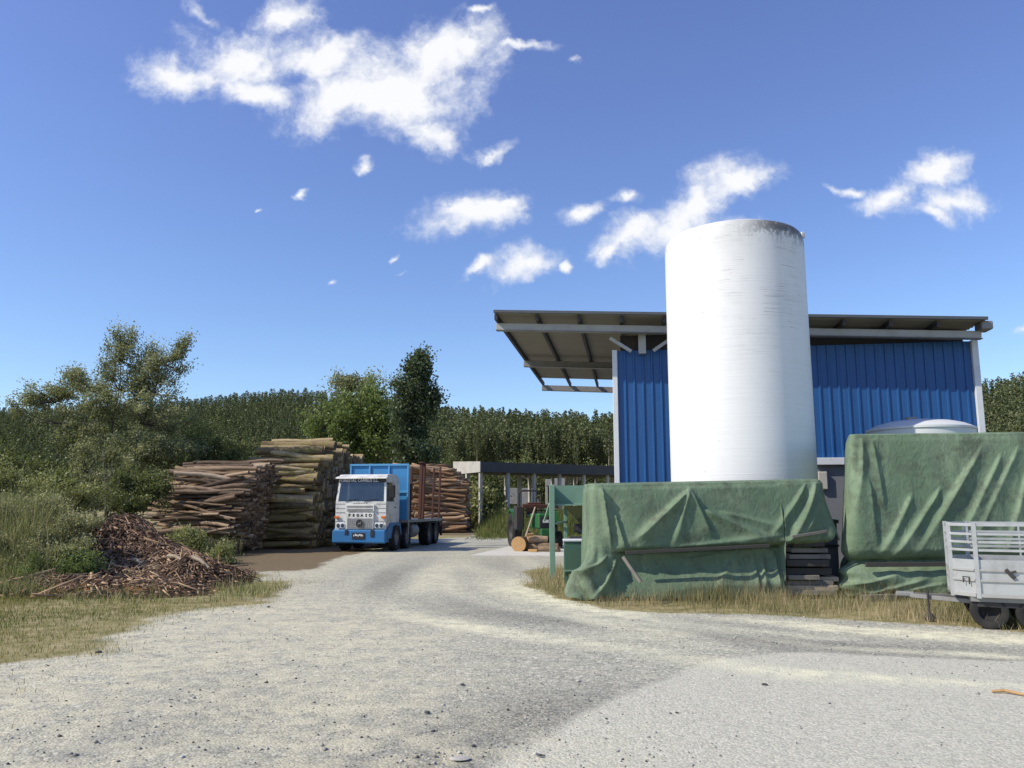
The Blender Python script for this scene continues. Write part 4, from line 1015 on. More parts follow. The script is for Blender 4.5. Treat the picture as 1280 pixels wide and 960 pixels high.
# headboard
def hb(mb):
    mb.box((0, 2.32, 2.30), (2.5, .05, 2.28), bev=.005)
hbo = tb('headboard', MT['board_blue'], hb)
def hbf(mb):
    for x in (-1.22, -.41, .41, 1.22): mb.box((x, 2.27, 2.30), (.07, .07, 2.3), bev=.005)
    for z in (3.41, 2.3): mb.box((0, 2.265, z), (2.52, .08, .08), bev=.005)
tb('headboard_frame', painted('board_light', (.09, .32, .58), (.2, .3, .36), .3), hbf, parent=hbo)
tb('side_pole', MT['light_steel'], lambda mb: mb.tube([(1.27, 2.3, .6), (1.27, 2.3, 3.3)], .025, 6))
def bed(mb):
    mb.box((0, 5.25, 1.12), (2.52, 6.0, .12), bev=.01)
tb('load_bed', MT['grey_steel'], bed)
def chassis(mb):
    for s in (-1, 1): mb.box((s * .42, 4.6, .86), (.1, 7.2, .28))
    for y in np.arange(2.6, 8.2, .7): mb.box((0, y, 1.02), (2.3, .07, .10))
    mb.box((0, 8.15, .62), (2.3, .08, .12)); mb.box((0, 2.2, .8), (1.0, .6, .5))
tb('chassis', MT['dark_steel'], chassis)
tb('fuel_tank', MT['grey_steel'], lambda mb: mb.lathe([(.001, -.5), (.28, -.5), (.30, -.46), (.30, .46), (.28, .5), (.001, .5)], c=(.95, 3.6, .72), axis='Y', n=20), True)
tb('battery_box', MT['dark_steel'], lambda mb: mb.box((-.9, 3.6, .7), (.5, .9, .5), bev=.02))
for (y, tw) in ((1.2, 0), (2.75, 0), (6.1, 1), (7.35, 1)):
    for s in (-1, 1): wheel(trk, s * (.98 if not tw else 1.0), y, .5, .5, .32 if not tw else .46, MT['grey_steel'])
for s in (-1, 1):
    tb('mudguard', MT['black'], lambda mb: mb.prism([(5.4, .75), (5.5, 1.02), (7.95, 1.02), (8.05, .55), (8.0, .55), (7.9, .98), (5.55, .98), (5.45, .72)], s * 1.0 - .22, s * 1.0 + .22))
    tb('tail_light', MT['red'], lambda mb: mb.box((s * 1.0, 8.22, .8), (.3, .05, .12)))
for (y, h, w) in ((2.75, 3.35, .09), (4.3, 3.55, .13), (4.75, 3.62, .15), (6.6, 3.5, .08), (7.85, 3.6, .09)):
    for s in (-1, 1):
        tb('stake', MT['rust'], lambda mb: mb.bar((s * 1.2, y - .05, 1.18), (s * 1.21, y + .12, h), w, w))
tb('stake_cap', MT['rust'], lambda mb: mb.box((1.2, 4.6, 3.62), (.2, .6, .06)))
tb('rear_leg', MT['black'], lambda mb: mb.bar((1.15, 8.5, .35), (1.15, 8.5, 1.25), .09, .12))
tb('load_rope', MT['dark_steel'], lambda mb: mb.bar((1.1, 8.2, 1.0), (1.15, 8.55, 1.2), .06, .06))

# ------------------------------------------------------------------ logs
def log_mesh(seed, L, r0, crook, mats):
    r = np.random.default_rng(seed); n = 7; pts, rad = [], []
    ph = r.random(4) * 6.28
    for i in range(n):
        t = i / (n - 1); pts.append(((t - .5) * L, crook * (math.sin(t * 3.3 + ph[0]) - math.sin(ph[0])) * .5 + crook * .3 * math.sin(t * 8 + ph[1]), crook * (math.sin(t * 2.7 + ph[2]) - math.sin(ph[2])) * .5))
        rad.append(r0 * (1.12 - .3 * t) * r.uniform(.93, 1.07))
    mb = MB(); mb.tube(pts, rad, 9, True, 0, 1)
    me = mb.mesh('log', mats, True)
    try: me.set_sharp_from_angle(angle=R(50))
    except Exception: pass
    return me
THIN = [log_mesh(100 + i, random.uniform(2.9, 3.7), random.uniform(.04, .07), random.uniform(.08, .30), [MT['bark'], MT['logend']]) for i in range(14)] + [log_mesh(120 + i, random.uniform(2.3, 2.9), random.uniform(.06, .105), random.uniform(.03, .12), [MT['bark'], MT['logend']]) for i in range(6)]
THICK = [log_mesh(140 + i, random.uniform(2.5, 3.05), random.uniform(.09, .20), random.uniform(.02, .10), [MT['mossbark'], MT['logend']]) for i in range(12)]
FARL = [log_mesh(160 + i, random.uniform(3.0, 4.6), random.uniform(.07, .12), random.uniform(.04, .18), [MT['orangebark'], MT['logend']]) for i in range(10)]
def put_log(me, x_end, y, z, tilt, yaw, label, group, side=1):
    o = bpy.data.objects.new('log', me); col.objects.link(o)
    xs = [v.co.x for v in me.vertices]; half = max(xs)
    roll = random.random() * 6.28
    flip = 0 if random.random() < .6 else PI
    o.rotation_euler = Euler((0, tilt, yaw + flip), 'XYZ'); o.rotation_euler = (Matrix.Rotation(yaw + flip, 3, 'Z') @ Matrix.Rotation(tilt, 3, 'Y') @ Matrix.Rotation(roll, 3, 'X')).to_euler()
    o.location = (x_end - half * math.cos(yaw), y, z); return tag(o, label, 'log', group)
def mass_logs(name, meshes, spots, label):
    """stuff: interior logs joined; spots = (x_end,y,z,tilt,yaw)"""
    V, Fc, M, b = [], [], [], 0
    cache = {}
    for (xe, y, z, ti, yw) in spots:
        me = random.choice(meshes)
        if me.name not in cache:
            c = np.empty(len(me.vertices) * 3); me.vertices.foreach_get('co', c); cache[me.name] = (c.reshape(-1, 3), [tuple(p.vertices) for p in me.polygons], [p.material_index for p in me.polygons])
        c, fs, ms = cache[me.name]; half = c[:, 0].max()
        rot = np.array(Matrix.Rotation(yw + (PI if random.random() < .4 else 0), 3, 'Z') @ Matrix.Rotation(ti, 3, 'Y') @ Matrix.Rotation(random.random() * 6.28, 3, 'X'))
        W = c @ rot.T + np.array([xe - half * math.cos(yw), y, z]); V.append(W); Fc += [tuple(i + b for i in f) for f in fs]; M += ms; b += len(c)
    V = np.concatenate(V); me = bpy.data.meshes.new(name); me.from_pydata(V.tolist(), [], Fc)
    mm = meshes[0].materials
    for m in mm: me.materials.append(m)
    me.polygons.foreach_set('material_index', M); me.polygons.foreach_set('use_smooth', [len(f) == 4 for f in Fc]); me.update()
    o = bpy.data.objects.new(name, me); col.objects.link(o); return tag(o, label, 'logs', kind='stuff')
rnd = random.Random(3)
# stack one: thin crooked logs
spots = []
z = .07
while z < 3.35:
    yf = 29.45 + z * .22 + max(0, z - 2.2) * .5
    y = yf; lay = 0
    while y < 33.2:
        if z > 2.72 + (y - 29.6) * .22: y += .17; lay += 1; continue
        xr = -9.74 - .10 * (z < .6) - .22 * smooth(z, 2.4, 1.4) + .10 * (z / 3) + rnd.gauss(0, .05 if lay > 1 else .12)
        if lay == 0: xr = xr - .15 + rnd.gauss(0, .22); y += rnd.uniform(-.12, .10)
        if z < .55 and lay == 0 and rnd.random() < .4: y += .2; lay += 1; continue
        spots.append((lay, xr - rnd.random() * .06, y + rnd.gauss(0, .03), z + rnd.gauss(0, .02), rnd.gauss(.02, .095), rnd.gauss(0, .13)))
        y += rnd.uniform(.15, .2); lay += 1
    z += .106
zmax = max(s[3] for s in spots); vis = [s for s in spots if s[0] == 0 or (s[0] == 1 and rnd.random() < .75) or (s[3] > zmax - .35 and s[0] < 10)]
for (_, *s) in vis[:126]:
    put_log(THIN[rnd.randrange(14, 20) if s[2] > 2.15 and rnd.random() < .8 else rnd.randrange(len(THIN))], *s, 'thin crooked brown log in the nearest stack behind the brush heap', 'thin logs in the nearest stack')
vs_ = set(id(s) for s in vis[:126])
mass_logs('stacked_logs', THIN, [s[1:] for s in spots if id(s) not in vs_], 'packed thin logs filling the nearest stack behind its front logs')
for k in range(10):
    put_log(THIN[rnd.randrange(14, 20)], -9.5 + rnd.gauss(-.3, .25), 30.6 + k * .22, 3.02 + k * .04 + rnd.random() * .08, rnd.gauss(0, .035), rnd.gauss(.05, .16), 'thin crooked brown log in the nearest stack behind the brush heap', 'thin logs in the nearest stack')
# stack two: thick mossy logs
spots = []; z = .17
def top2(y): return min(4.35, 3.15 + (y - 33.0) * .36)
while z < 4.4:
    y = 33.3 + z * .1 + .1 * rnd.random(); lay = 0
    while y < 42.5:
        if z < top2(y):
            spots.append((lay if z < top2(y) - .45 else 0, min(-7.75, -8.35 + .17 * (y - 33.2)) + rnd.gauss(0, .05 if lay > 0 else .14), y, z + rnd.gauss(0, .03), rnd.gauss(-.015, .045), rnd.gauss(0, .09)))
        y += rnd.uniform(.3, .36); lay += 1
    z += .265
vis = [s for s in spots if s[0] <= 1][:105]; vs_ = set(id(s) for s in vis)
for (_, *s) in vis: put_log(THICK[rnd.randrange(12)], *s, 'thick yellow mossy log in the high stack beside the truck', 'thick logs in the high stack')
mass_logs('stacked_logs', THICK, [s[1:] for s in spots if id(s) not in vs_], 'packed thick logs filling the high stack beside the truck')
for k in range(9):
    put_log(THICK[rnd.randrange(12)], -7.9 + rnd.gauss(0, .3), 34.5 + k * .45, top2(34.5 + k * .45) + .15 + rnd.random() * .12, rnd.gauss(-.05, .05), rnd.gauss(.03, .12), 'thick yellow mossy log in the high stack beside the truck', 'thick logs in the high stack')
# stack three: far logs behind the truck
spots = []; z = .1
while z < 4.5:
    y = 54.5 + z * .3; lay = 0
    while y < 58.5:
        spots.append((lay, -3.2 + max(0, 1.2 - z) * .2 - max(0, z - 3.3) * 1.1 + rnd.gauss(0, .14), y, z, rnd.gauss(.06, .08), rnd.gauss(.32, .22))); y += .25; lay += 1
    z += .135
vis = [s for s in spots if s[0] <= 1 or (s[3] if False else s[3]) > 4.3][:66]; vs_ = set(id(s) for s in vis)
for (_, *s) in vis: put_log(FARL[rnd.randrange(10)], *s, 'reddish brown log in the far stack behind the truck bed', 'logs in the far stack')
mass_logs('stacked_logs', FARL, [s[1:] for s in spots if id(s) not in vs_] + [(s[1] - 1.2, *s[2:]) for s in spots if id(s) not in vs_ and s[0] < 5], 'packed reddish logs filling the far stack behind the truck bed')

# ------------------------------------------------------------------ tractor and cut rounds
tr = empty('tractor', (1.3, 33.2, 0), R(12), 'green tractor parked nose forward behind the hopper and cut log rounds', 'tractor')
tb('engine_hood', MT['tractor_green'], lambda mb: mb.box((0, .5, 1.12), (.62, 1.5, .62), bev=.06), parent=tr)
tb('front_grille', MT['ink'], lambda mb: mb.box((0, -.27, 1.05), (.5, .05, .5), bev=.02), parent=tr)
tb('number_plate', MT['white_ink'], lambda mb: mb.box((0, -.30, 1.12), (.24, .02, .12)), parent=tr)
tb('front_weight', MT['tractor_green'], lambda mb: mb.box((0, -.42, .66), (.5, .22, .34), bev=.03), parent=tr)
tb('axle', MT['dark_steel'], lambda mb: mb.box((0, .2, .48), (1.4, .16, .16)), parent=tr)
for s in (-1, 1):
    wheel(tr, s * .66, .2, .36, .36, .22, MT['grey_steel']); wheel(tr, s * .78, 2.1, .72, .72, .4, MT['dark_steel'])
    tb('fender', MT['tractor_green'], lambda mb: mb.prism([(1.3, 1.1), (1.5, 1.5), (2.1, 1.62), (2.7, 1.45), (2.65, 1.4), (2.1, 1.55), (1.55, 1.45), (1.35, 1.08)], s * .78 - .22, s * .78 + .22), parent=tr)
tb('seat', MT['black'], lambda mb: (mb.box((0, 2.0, 1.3), (.5, .5, .1), bev=.03), mb.box((0, 2.25, 1.55), (.5, .1, .45), bev=.03)), parent=tr)
tb('steering_wheel', MT['black'], lambda mb: mb.tube([(.2 * math.cos(a), 1.55 + .06 * math.sin(a), 1.62 + .19 * math.sin(a)) for a in np.linspace(0, 6.283, 18)], .018, 6, cap=False), parent=tr)
tb('roll_bar', MT['dark_steel'], lambda mb: mb.tube([(-.5, 2.5, 1.2), (-.5, 2.5, 2.28), (-.38, 2.5, 2.4), (.38, 2.5, 2.4), (.5, 2.5, 2.28), (.5, 2.5, 1.2)], .04, 8), parent=tr)
tb('cross_beam', MT['rust'], lambda mb: (mb.box((-.1, .3, 1.72), (1.5, .3, .16), bev=.02), mb.box((-.05, .35, 1.55), (1.3, .25, .06), bev=.01), mb.box((-.3, .5, 1.83), (.6, .3, .1), bev=.03)), parent=tr)
tb('bale_guard', MT['dark_steel'], lambda mb: mb.box((-.95, .45, 1.25), (.34, .5, .95), bev=.04), parent=tr)
stick('wooden_pole', P(669, 634, 30.6), P(658, 668, 30.0), .045, .045, MT['pale_wood'], 'pale wooden pole leaning against the green tractor', 'pole')
def round_log(p0, p1, rad, label, mats):
    mb = MB(); p0, p1 = Vector(p0), Vector(p1); mb.tube([p0, (p0 + p1) / 2 + Vector((0, 0, .01)), p1], [rad, rad * .97, rad * .94], 18, True, 0, 1)
    return tag(mb.build('log_round', mats, loc=tuple((p0 + p1) / 2 - Vector((0, 0, rad))), smooth=True), label, 'log')
RM = [MT['bark'], MT['fresh_wood']]
c = G(647, 683); round_log((c.x, 31.0, .29), (c.x + .3, 32.0, .28), .29, 'thick sawn log round with its pale end facing the track', RM)
round_log((.55, 31.4, .17), (1.75, 31.2, .17), .16, 'brown log lying lowest in front of the green tractor', RM)
round_log((.6, 31.35, .47), (1.35, 31.45, .44), .15, 'short brown log on top of the logs before the tractor', RM)
round_log((1.0, 30.9, .12), (1.8, 30.7, .12), .11, 'thin brown log nearest the pale concrete pad', RM)
stick('wood_offcut', (.62, 30.6, .08), (.95, 30.5, .09), .16, .10, MT['fresh_wood'], 'pale split wood piece on the pad edge by the sawn rounds', 'offcut')
stick('wood_offcut', (.52, 31.1, .62), (.82, 31.2, .66), .13, .10, MT['fresh_wood'], 'pale split wood piece on top of the sawn log rounds', 'offcut')

# ------------------------------------------------------------------ concrete frame building
cf = empty('concrete_frame', (-2.32, 60, 0), math.atan2(6.2, 10.7), 'unfinished open concrete frame with a flat roof slab on columns', 'building')
ang = math.atan2(6.2, 10.7)
def loc_of(p): q = Matrix.Rotation(-ang, 3, 'Z') @ (Vector(p) - Vector((-2.32, 60, 0))); return q
pe = loc_of((-4.75, 66.0, 0))
# long fascia toned dark for shade, end fascia pale for sunlight, by material
LN = 24.0
tb('roof_slab', MT['dark_concrete'], lambda mb: mb.add([(0, 0, 4.30), (LN, 0, 4.30), (LN, 0, 5.06), (0, 0, 5.06), (pe.x, pe.y, 4.38), (LN + pe.x, pe.y, 4.38), (LN + pe.x, pe.y, 5.36), (pe.x, pe.y, 5.36)], [(0, 1, 2, 3), (3, 2, 6, 7), (7, 6, 5, 4), (0, 4, 5, 1), (1, 5, 6, 2)]), parent=cf)
dn = Vector((-pe.y, pe.x, 0)).normalized() * .06
if dn.x > 0: dn = -dn
tb('end_fascia', MT['concrete'], lambda mb: mb.add([(0, 0, 4.29), (0, 0, 5.08), (pe.x, pe.y, 5.40), (pe.x, pe.y, 4.34), (dn.x, dn.y, 4.29), (dn.x, dn.y, 5.08), (pe.x + dn.x, pe.y + dn.y, 5.40), (pe.x + dn.x, pe.y + dn.y, 4.34)], [(0, 1, 2, 3), (7, 6, 5, 4), (0, 4, 5, 1), (1, 5, 6, 2), (2, 6, 7, 3), (3, 7, 4, 0)]), parent=cf)
for i, x in enumerate(np.arange(.15, LN, 2.35)):
    for j, f in enumerate((.04, .5, .96)):
        if j == 1 and i % 2: continue
        tb('column', MT['concrete'], lambda mb: mb.box((x + pe.x * f, pe.y * f + .12, 2.15), (.22 if j != 1 else .3, .24, 4.34), bev=.01), parent=cf)
for k, (px0, px1, pa, pb, Y, nm) in enumerate([(634, 668, 610, 630, 78, 'low'), (682, 690, 599, 607, 92, 'small'), (692, 706, 598, 607, 92, 'wider')]):
    a, b = P(px0, pa, Y), P(px1, pb, Y)
    e = empty('block_wall', ((a.x + b.x) / 2, Y, 0), R(6), ['long pale concrete wall seen through the open concrete frame', 'small pale wall panel high behind the concrete frame', 'wider pale wall panel high behind the concrete frame'][k], 'wall')
    w = b.x - a.x
    tb('panel', MT['concrete'], lambda mb: mb.box((0, 0, (a.z + b.z) / 2), (w, .2, a.z - b.z), bev=.01), parent=e)
    for s in (-1, 1): tb('pier', MT['concrete'], lambda mb: mb.box((s * (w / 2 - .12), .08, b.z / 2), (.22, .25, b.z)), parent=e)

# ------------------------------------------------------------------ trailer
C0 = Vector((6.44, 11.4, 0)); la = R(-25.5)
tl = empty('livestock_trailer', (C0.x, C0.y, 0), la, 'small aluminium livestock trailer with barred upper sides at the grass edge', 'trailer')
TW, TLn, Z0, Z1, Zp = 1.48, 2.8, .43, 1.42, .94
ch_ = .30
plan = [(0, 0), (TLn, 0), (TLn, TW), (0, TW), (-ch_, TW - ch_), (-ch_, ch_)]
def panel(mb, a, b, z0, z1, th=.03):
    a, b = Vector((*a, 0)), Vector((*b, 0)); d = (b - a).normalized(); nn = Vector((-d.y, d.x, 0)) * th
    V = []
    for z in (z0, z1): V += [a + Vector((0, 0, z)), b + Vector((0, 0, z)), b + nn + Vector((0, 0, z)), a + nn + Vector((0, 0, z))]
    mb.add(V, [(3, 2, 1, 0), (4, 5, 6, 7), (0, 1, 5, 4), (1, 2, 6, 5), (2, 3, 7, 6), (3, 0, 4, 7)])
segs = [(plan[i], plan[(i + 1) % 6]) for i in range(6)]
for i, (a, b) in enumerate(segs):
    wp = tb('side_panel', MT['alu'], lambda mb: panel(mb, a, b, Z0, Zp), parent=tl)
    A, B = Vector((*a, 0)), Vector((*b, 0)); d = (B - A).normalized(); out = Vector((d.y, -d.x, 0))
    for z in (.66, .80):
        tb('panel_rail', MT['light_steel'], lambda mb: mb.bar(A + d * .03 + out * .012 + Vector((0, 0, z)), B - d * .03 + out * .012 + Vector((0, 0, z)), .025, .03), parent=wp)
    tb('panel_sill', MT['light_steel'], lambda mb: mb.bar(A + d * .03 + out * .01 + Vector((0, 0, Z0 + .03)), B - d * .03 + out * .01 + Vector((0, 0, Z0 + .03)), .03, .05), parent=wp)
    for z in (1.07, 1.18, 1.29, Z1):
        tb('rail', MT['alu'], lambda mb: mb.bar(A + Vector((0, 0, z)), B + Vector((0, 0, z)), .03, .034 if z < Z1 else .045), parent=tl)
    npost = max(1, int(round((B - A).length / .72)))
    for k in range(npost):
        p = A + (B - A) * (k / npost); big = k == 0
        tb('post', MT['alu'], lambda mb: mb.box((p.x, p.y, (Z0 + Z1) / 2 + .01 if big else (Zp + Z1) / 2), (.055, .055, Z1 - Z0 + .04) if big else (.025, .025, Z1 - Zp)), parent=tl)
tb('floor', MT['grey_steel'], lambda mb: mb.box((TLn / 2 - .1, TW / 2, Z0 - .03), (TLn, TW - .1, .06)), parent=tl)
tb('latch', MT['dark_steel'], lambda mb: (mb.bar((.34, -.03, .82), (.44, -.03, .70), .03, .05), mb.bar((.36, -.03, .76), (.46, -.03, .80), .02, .03)), parent=tl)
tb('latch', MT['dark_steel'], lambda mb: mb.tube([(-.17, .1, .62), (-.17, .1, .70), (-.10, .05, .70), (-.10, .05, .6)], .01, 6), parent=tl)
for xw in (.12, .66):
    for yw in (.06, TW - .06):
        wheel(tl, xw, yw + .1 * (1 if yw < .5 else -1), .24, .24, .17, MT['black'])  # rims coloured black to stand for the shadow under the trailer
for o_ in [c for c in tl.children if c.name.startswith('wheel')]: o_.rotation_euler = (0, 0, PI / 2); 
tb('axle_frame', MT['dark_steel'], lambda mb: (mb.box((.57, TW / 2, .26), (.1, TW - .3, .08)), mb.box((.57, .12, .34), (1.2, .08, .08)), mb.box((.57, TW - .12, .34), (1.2, .08, .08))), parent=tl)
tb('drawbar', MT['grey_steel'], lambda mb: (mb.bar((.1, .35, .33), (-.85, TW / 2 - .05, .36), .05, .06), mb.bar((.1, TW - .35, .33), (-.85, TW / 2 + .05, .36), .05, .06), mb.box((-.92, TW / 2, .37), (.26, .08, .08), bev=.02)), parent=tl)
tb('jockey_wheel', MT['dark_steel'], lambda mb: (mb.tube([(-.62, TW / 2 - .2, .46), (-.62, TW / 2 - .2, .08)], .016, 8), mb.lathe([(.001, -.02), (.06, -.02), (.07, 0), (.06, .02), (.001, .02)], c=(-.62, TW / 2 - .2, .07), axis='Y', n=16)), parent=tl)
# scrap between trailer and tarp
rr = np.random.default_rng(17)
for k, lab in enumerate(['bent rusty steel rod arching over the scrap before the tall tarpaulin', 'rusty flat iron strip lying among scrap before the tall tarpaulin', 'grey pipe lying flat among scrap before the tall tarpaulin', 'curled rusty hoop among scrap left of the trailer drawbar']):
    cxs = G(1090 + k * 19, 748)
    mb = MB(); w = .5
    if k == 0: pts = [(-.3, 0, .02), (-.25, 0, .2), (0, .05, .28), (.3, .02, .22), (.4, 0, .04)]
    elif k == 1: pts = [(-.4, .1, .12), (.1, 0, .2), (.5, -.1, .14)]
    elif k == 2: pts = [(-.6, .1, .05), (.6, -.05, .06)]
    else: pts = [(.16 * math.cos(a), .05 * math.sin(a), .2 + .16 * math.sin(a)) for a in np.linspace(-2.2, 3.4, 12)]
    mb.tube([(p[0] + cxs.x, p[1] + cxs.y, p[2]) for p in pts], .018 + .01 * (k == 2), 6)
    tag(mb.build('scrap_iron', MT['rust'] if k != 2 else MT['grey_steel'], loc=(cxs.x, cxs.y, 0)), lab, 'scrap')
stick('wood_block', G(1078, 752) + Vector((0, 0, .06)), G(1120, 751) + Vector((0, 0, .06)), .14, .12, MT['grey_wood'], 'grey timber block at the foot of the tall tarpaulin corner', 'block')
# little things on the ground
a, b = G(1240, 867), G(1284, 872)
tag(MB().tube([(a.x, a.y, .02), ((a.x + b.x) / 2, a.y - .02, .03), (b.x, b.y, .02)], [.012, .016, .01], 6).build('stick', MT['fresh_wood'], loc=(a.x, a.y, 0)), 'pale broken stick lying on the grey apron near the frame edge', 'stick')
for k, (px, py, s, lab) in enumerate([(675, 946, .016, 'small dark stone on the apron boundary nearest the viewer'), (592, 934, .016, 'dark stone on loose gravel below the others'), (534, 892, .02, 'flat dark stone on the loose grey gravel'), (956, 857, .024, 'dark clod alone on the pale apron'), (123, 816, .03, 'dark stone at the dry grass edge'), (578, 857, .02, 'dark stone at the upper edge of the loose gravel'), (574, 950, .05, 'pale flat stone half buried near the bottom')]):
    c = G(px, py); rr = np.random.default_rng(k); mb = MB()
    mb.lathe([(.001, -.3 * s), (s * .8, -.2 * s), (s, .1 * s), (s * .6, .45 * s), (.001, .5 * s)], n=9); mb.v = [(p[0] * rr.uniform(.8, 1.3) * 1.2 + c.x, p[1] * rr.uniform(.8, 1.3) + c.y, p[2] * (1 if k < 6 else .4) + .01) for p in mb.v]
    tag(mb.build('stone', MT['dark_concrete'] if k < 6 else MT['concrete'], loc=(c.x, c.y, 0)), lab, 'stone')

# ------------------------------------------------------------------ trees and shrubs
def make_tree(name, label, base, stems, lobes, nleaf, lsize, mat, clump=.5, flat=.75, group=None, limb_r=.02, ratio=.3, trunkmat=None, seed=0, up=0.0, stem_r=.09, gap=.5, cat='tree', sun_shade=True):
    r = np.random.default_rng(seed); base = Vector(base)
    root = empty(name, base, 0, label, cat, group)
    mb = MB(); nodes = []
    for (bx, by), tip in stems:
        p0 = Vector((bx, by, 0)); p1 = Vector(tip) - base; pts = []
        for i in range(7):
            t = i / 6; p = p0.lerp(p1, t); p.x += (p0.x - p1.x) * .15 * math.sin(t * PI); p += Vector((r.normal(0, .05), r.normal(0, .05), 0)) * t * (p1 - p0).length * .25; pts.append(p)
        mb.tube(pts, [stem_r * (1 - .8 * i / 6) for i in range(7)], 7); nodes += pts[1:]
    cl, cw = [], []
    for (c, rad, k) in lobes:
        c = Vector(c) - base
        for i in range(k):
            d = r.normal(size=3); d /= np.linalg.norm(d); q = r.random() ** (1 / 2.0)
            cl.append(np.array(c) + d * q * np.array(rad)); cw.append(1.0)
    cl = np.array(cl); 
    nd = np.array([tuple(p) for p in nodes])
    for c in cl:
        dd = np.linalg.norm(nd - c, axis=1) + 1.2 * np.clip(nd[:, 2] - c[2], 0, 9); j = int(dd.argmin()); p = Vector(nd[j]); e = Vector(c); m = (p + e) / 2 + Vector((r.normal(0, .08), r.normal(0, .08), -.08 * (e - p).length))
        mb.tube([p, m, e], [limb_r * 1.4, limb_r, limb_r * .4], 4, cap=False)
    mb.build('trunk', trunkmat or MT['trunk'], root, smooth=True)
    per = nleaf // len(cl); cid = np.repeat(np.arange(len(cl)), per)
    sz = clump * r.uniform(.6, 1.25, len(cl))
    off = r.normal(size=(len(cid), 3)) * .42; off *= np.array([1, 1, flat])
    cen = cl.mean(0); sd_ = cl - cen; sd_ /= np.linalg.norm(sd_, axis=1)[:, None] + 1e-6; sd_ += r.normal(0, .5, sd_.shape) + np.array([0, 0, .45]); sd_ /= np.linalg.norm(sd_, axis=1)[:, None]
    off = off + sd_[cid] * (r.normal(size=len(cid)) * .62)[:, None]
    C = cl[cid] + off * sz[cid][:, None]
    C[:, 2] = np.maximum(C[:, 2], .05)
    V, Fq = leaf_quads(C, lsize, r, ratio, up)
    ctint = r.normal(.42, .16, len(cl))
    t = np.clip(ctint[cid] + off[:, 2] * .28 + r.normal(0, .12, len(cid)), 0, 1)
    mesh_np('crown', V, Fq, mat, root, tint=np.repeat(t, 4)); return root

MT['willow'] = foliage_mat('willow_foliage', (.10, .112, .05), (.54, .54, .30), .48)
MT['bush_dark'] = foliage_mat('dark_bush_foliage', (.04, .052, .02), (.25, .27, .105), .4)
MT['bright'] = foliage_mat('bright_foliage', (.05, .08, .024), (.30, .38, .13), .42)
MT['cypress'] = foliage_mat('cypress_foliage', (.022, .038, .022), (.15, .19, .105), .3)
MT['bramble'] = foliage_mat('bramble_foliage', (.15, .15, .065), (.62, .59, .33), .48)
MT['weed'] = foliage_mat('weed_foliage', (.10, .115, .04), (.48, .48, .21), .45)
def LP(px, py, Y): return tuple(P(px, py, Y))
Yt = 33.0
make_tree('willow_tree', 'big loose grey green willow rising behind the brush heap', (P(135, 620, Yt).x, Yt, 0), [((0, 0), LP(150, 450, Yt)), ((.3, .2), LP(205, 455, Yt)), ((-.2, .1), LP(70, 500, Yt)), ((.15, -.1), LP(120, 490, Yt)), ((.1, .3), LP(180, 520, Yt + 1)), ((-.1, -.2), LP(100, 540, Yt - 1))],
          [(LP(150, 455, Yt), (1.0, .9, .85), 20), (LP(152, 432, Yt), (.35, .35, .35), 5), (LP(205, 465, Yt), (.9, .9, .8), 18), (LP(225, 440, Yt), (.35, .35, .3), 5), (LP(110, 480, Yt), (.9, .9, .6), 16), (LP(180, 480, Yt), (.9, .9, .7), 18), (LP(40, 510, Yt), (.8, .8, .5), 10), (LP(68, 495, Yt), (1.15, .9, .6), 18), (LP(88, 470, Yt), (.4, .4, .3), 4), (LP(140, 510, Yt), (2.0, 1.4, .9), 36), (LP(200, 515, Yt), (1.3, 1.3, .9), 24), (LP(100, 545, Yt), (1.4, 1.4, 1.0), 26), (LP(155, 565, Yt - .5), (2.2, 1.4, 1.0), 40), (LP(205, 570, Yt), (1.4, 1.4, 1.2), 26), (LP(110, 605, Yt - 1), (1.5, 1.2, .7), 20), (LP(165, 420, Yt), (.12, .15, .3), 3), (LP(148, 424, Yt), (.12, .15, .35), 3), (LP(232, 428, Yt), (.12, .12, .3), 3), (LP(190, 442, Yt), (.3, .2, .3), 4)],
          56000, .10, MT['willow'], .36, .8, seed=4, stem_r=.08, limb_r=.018, ratio=.24)
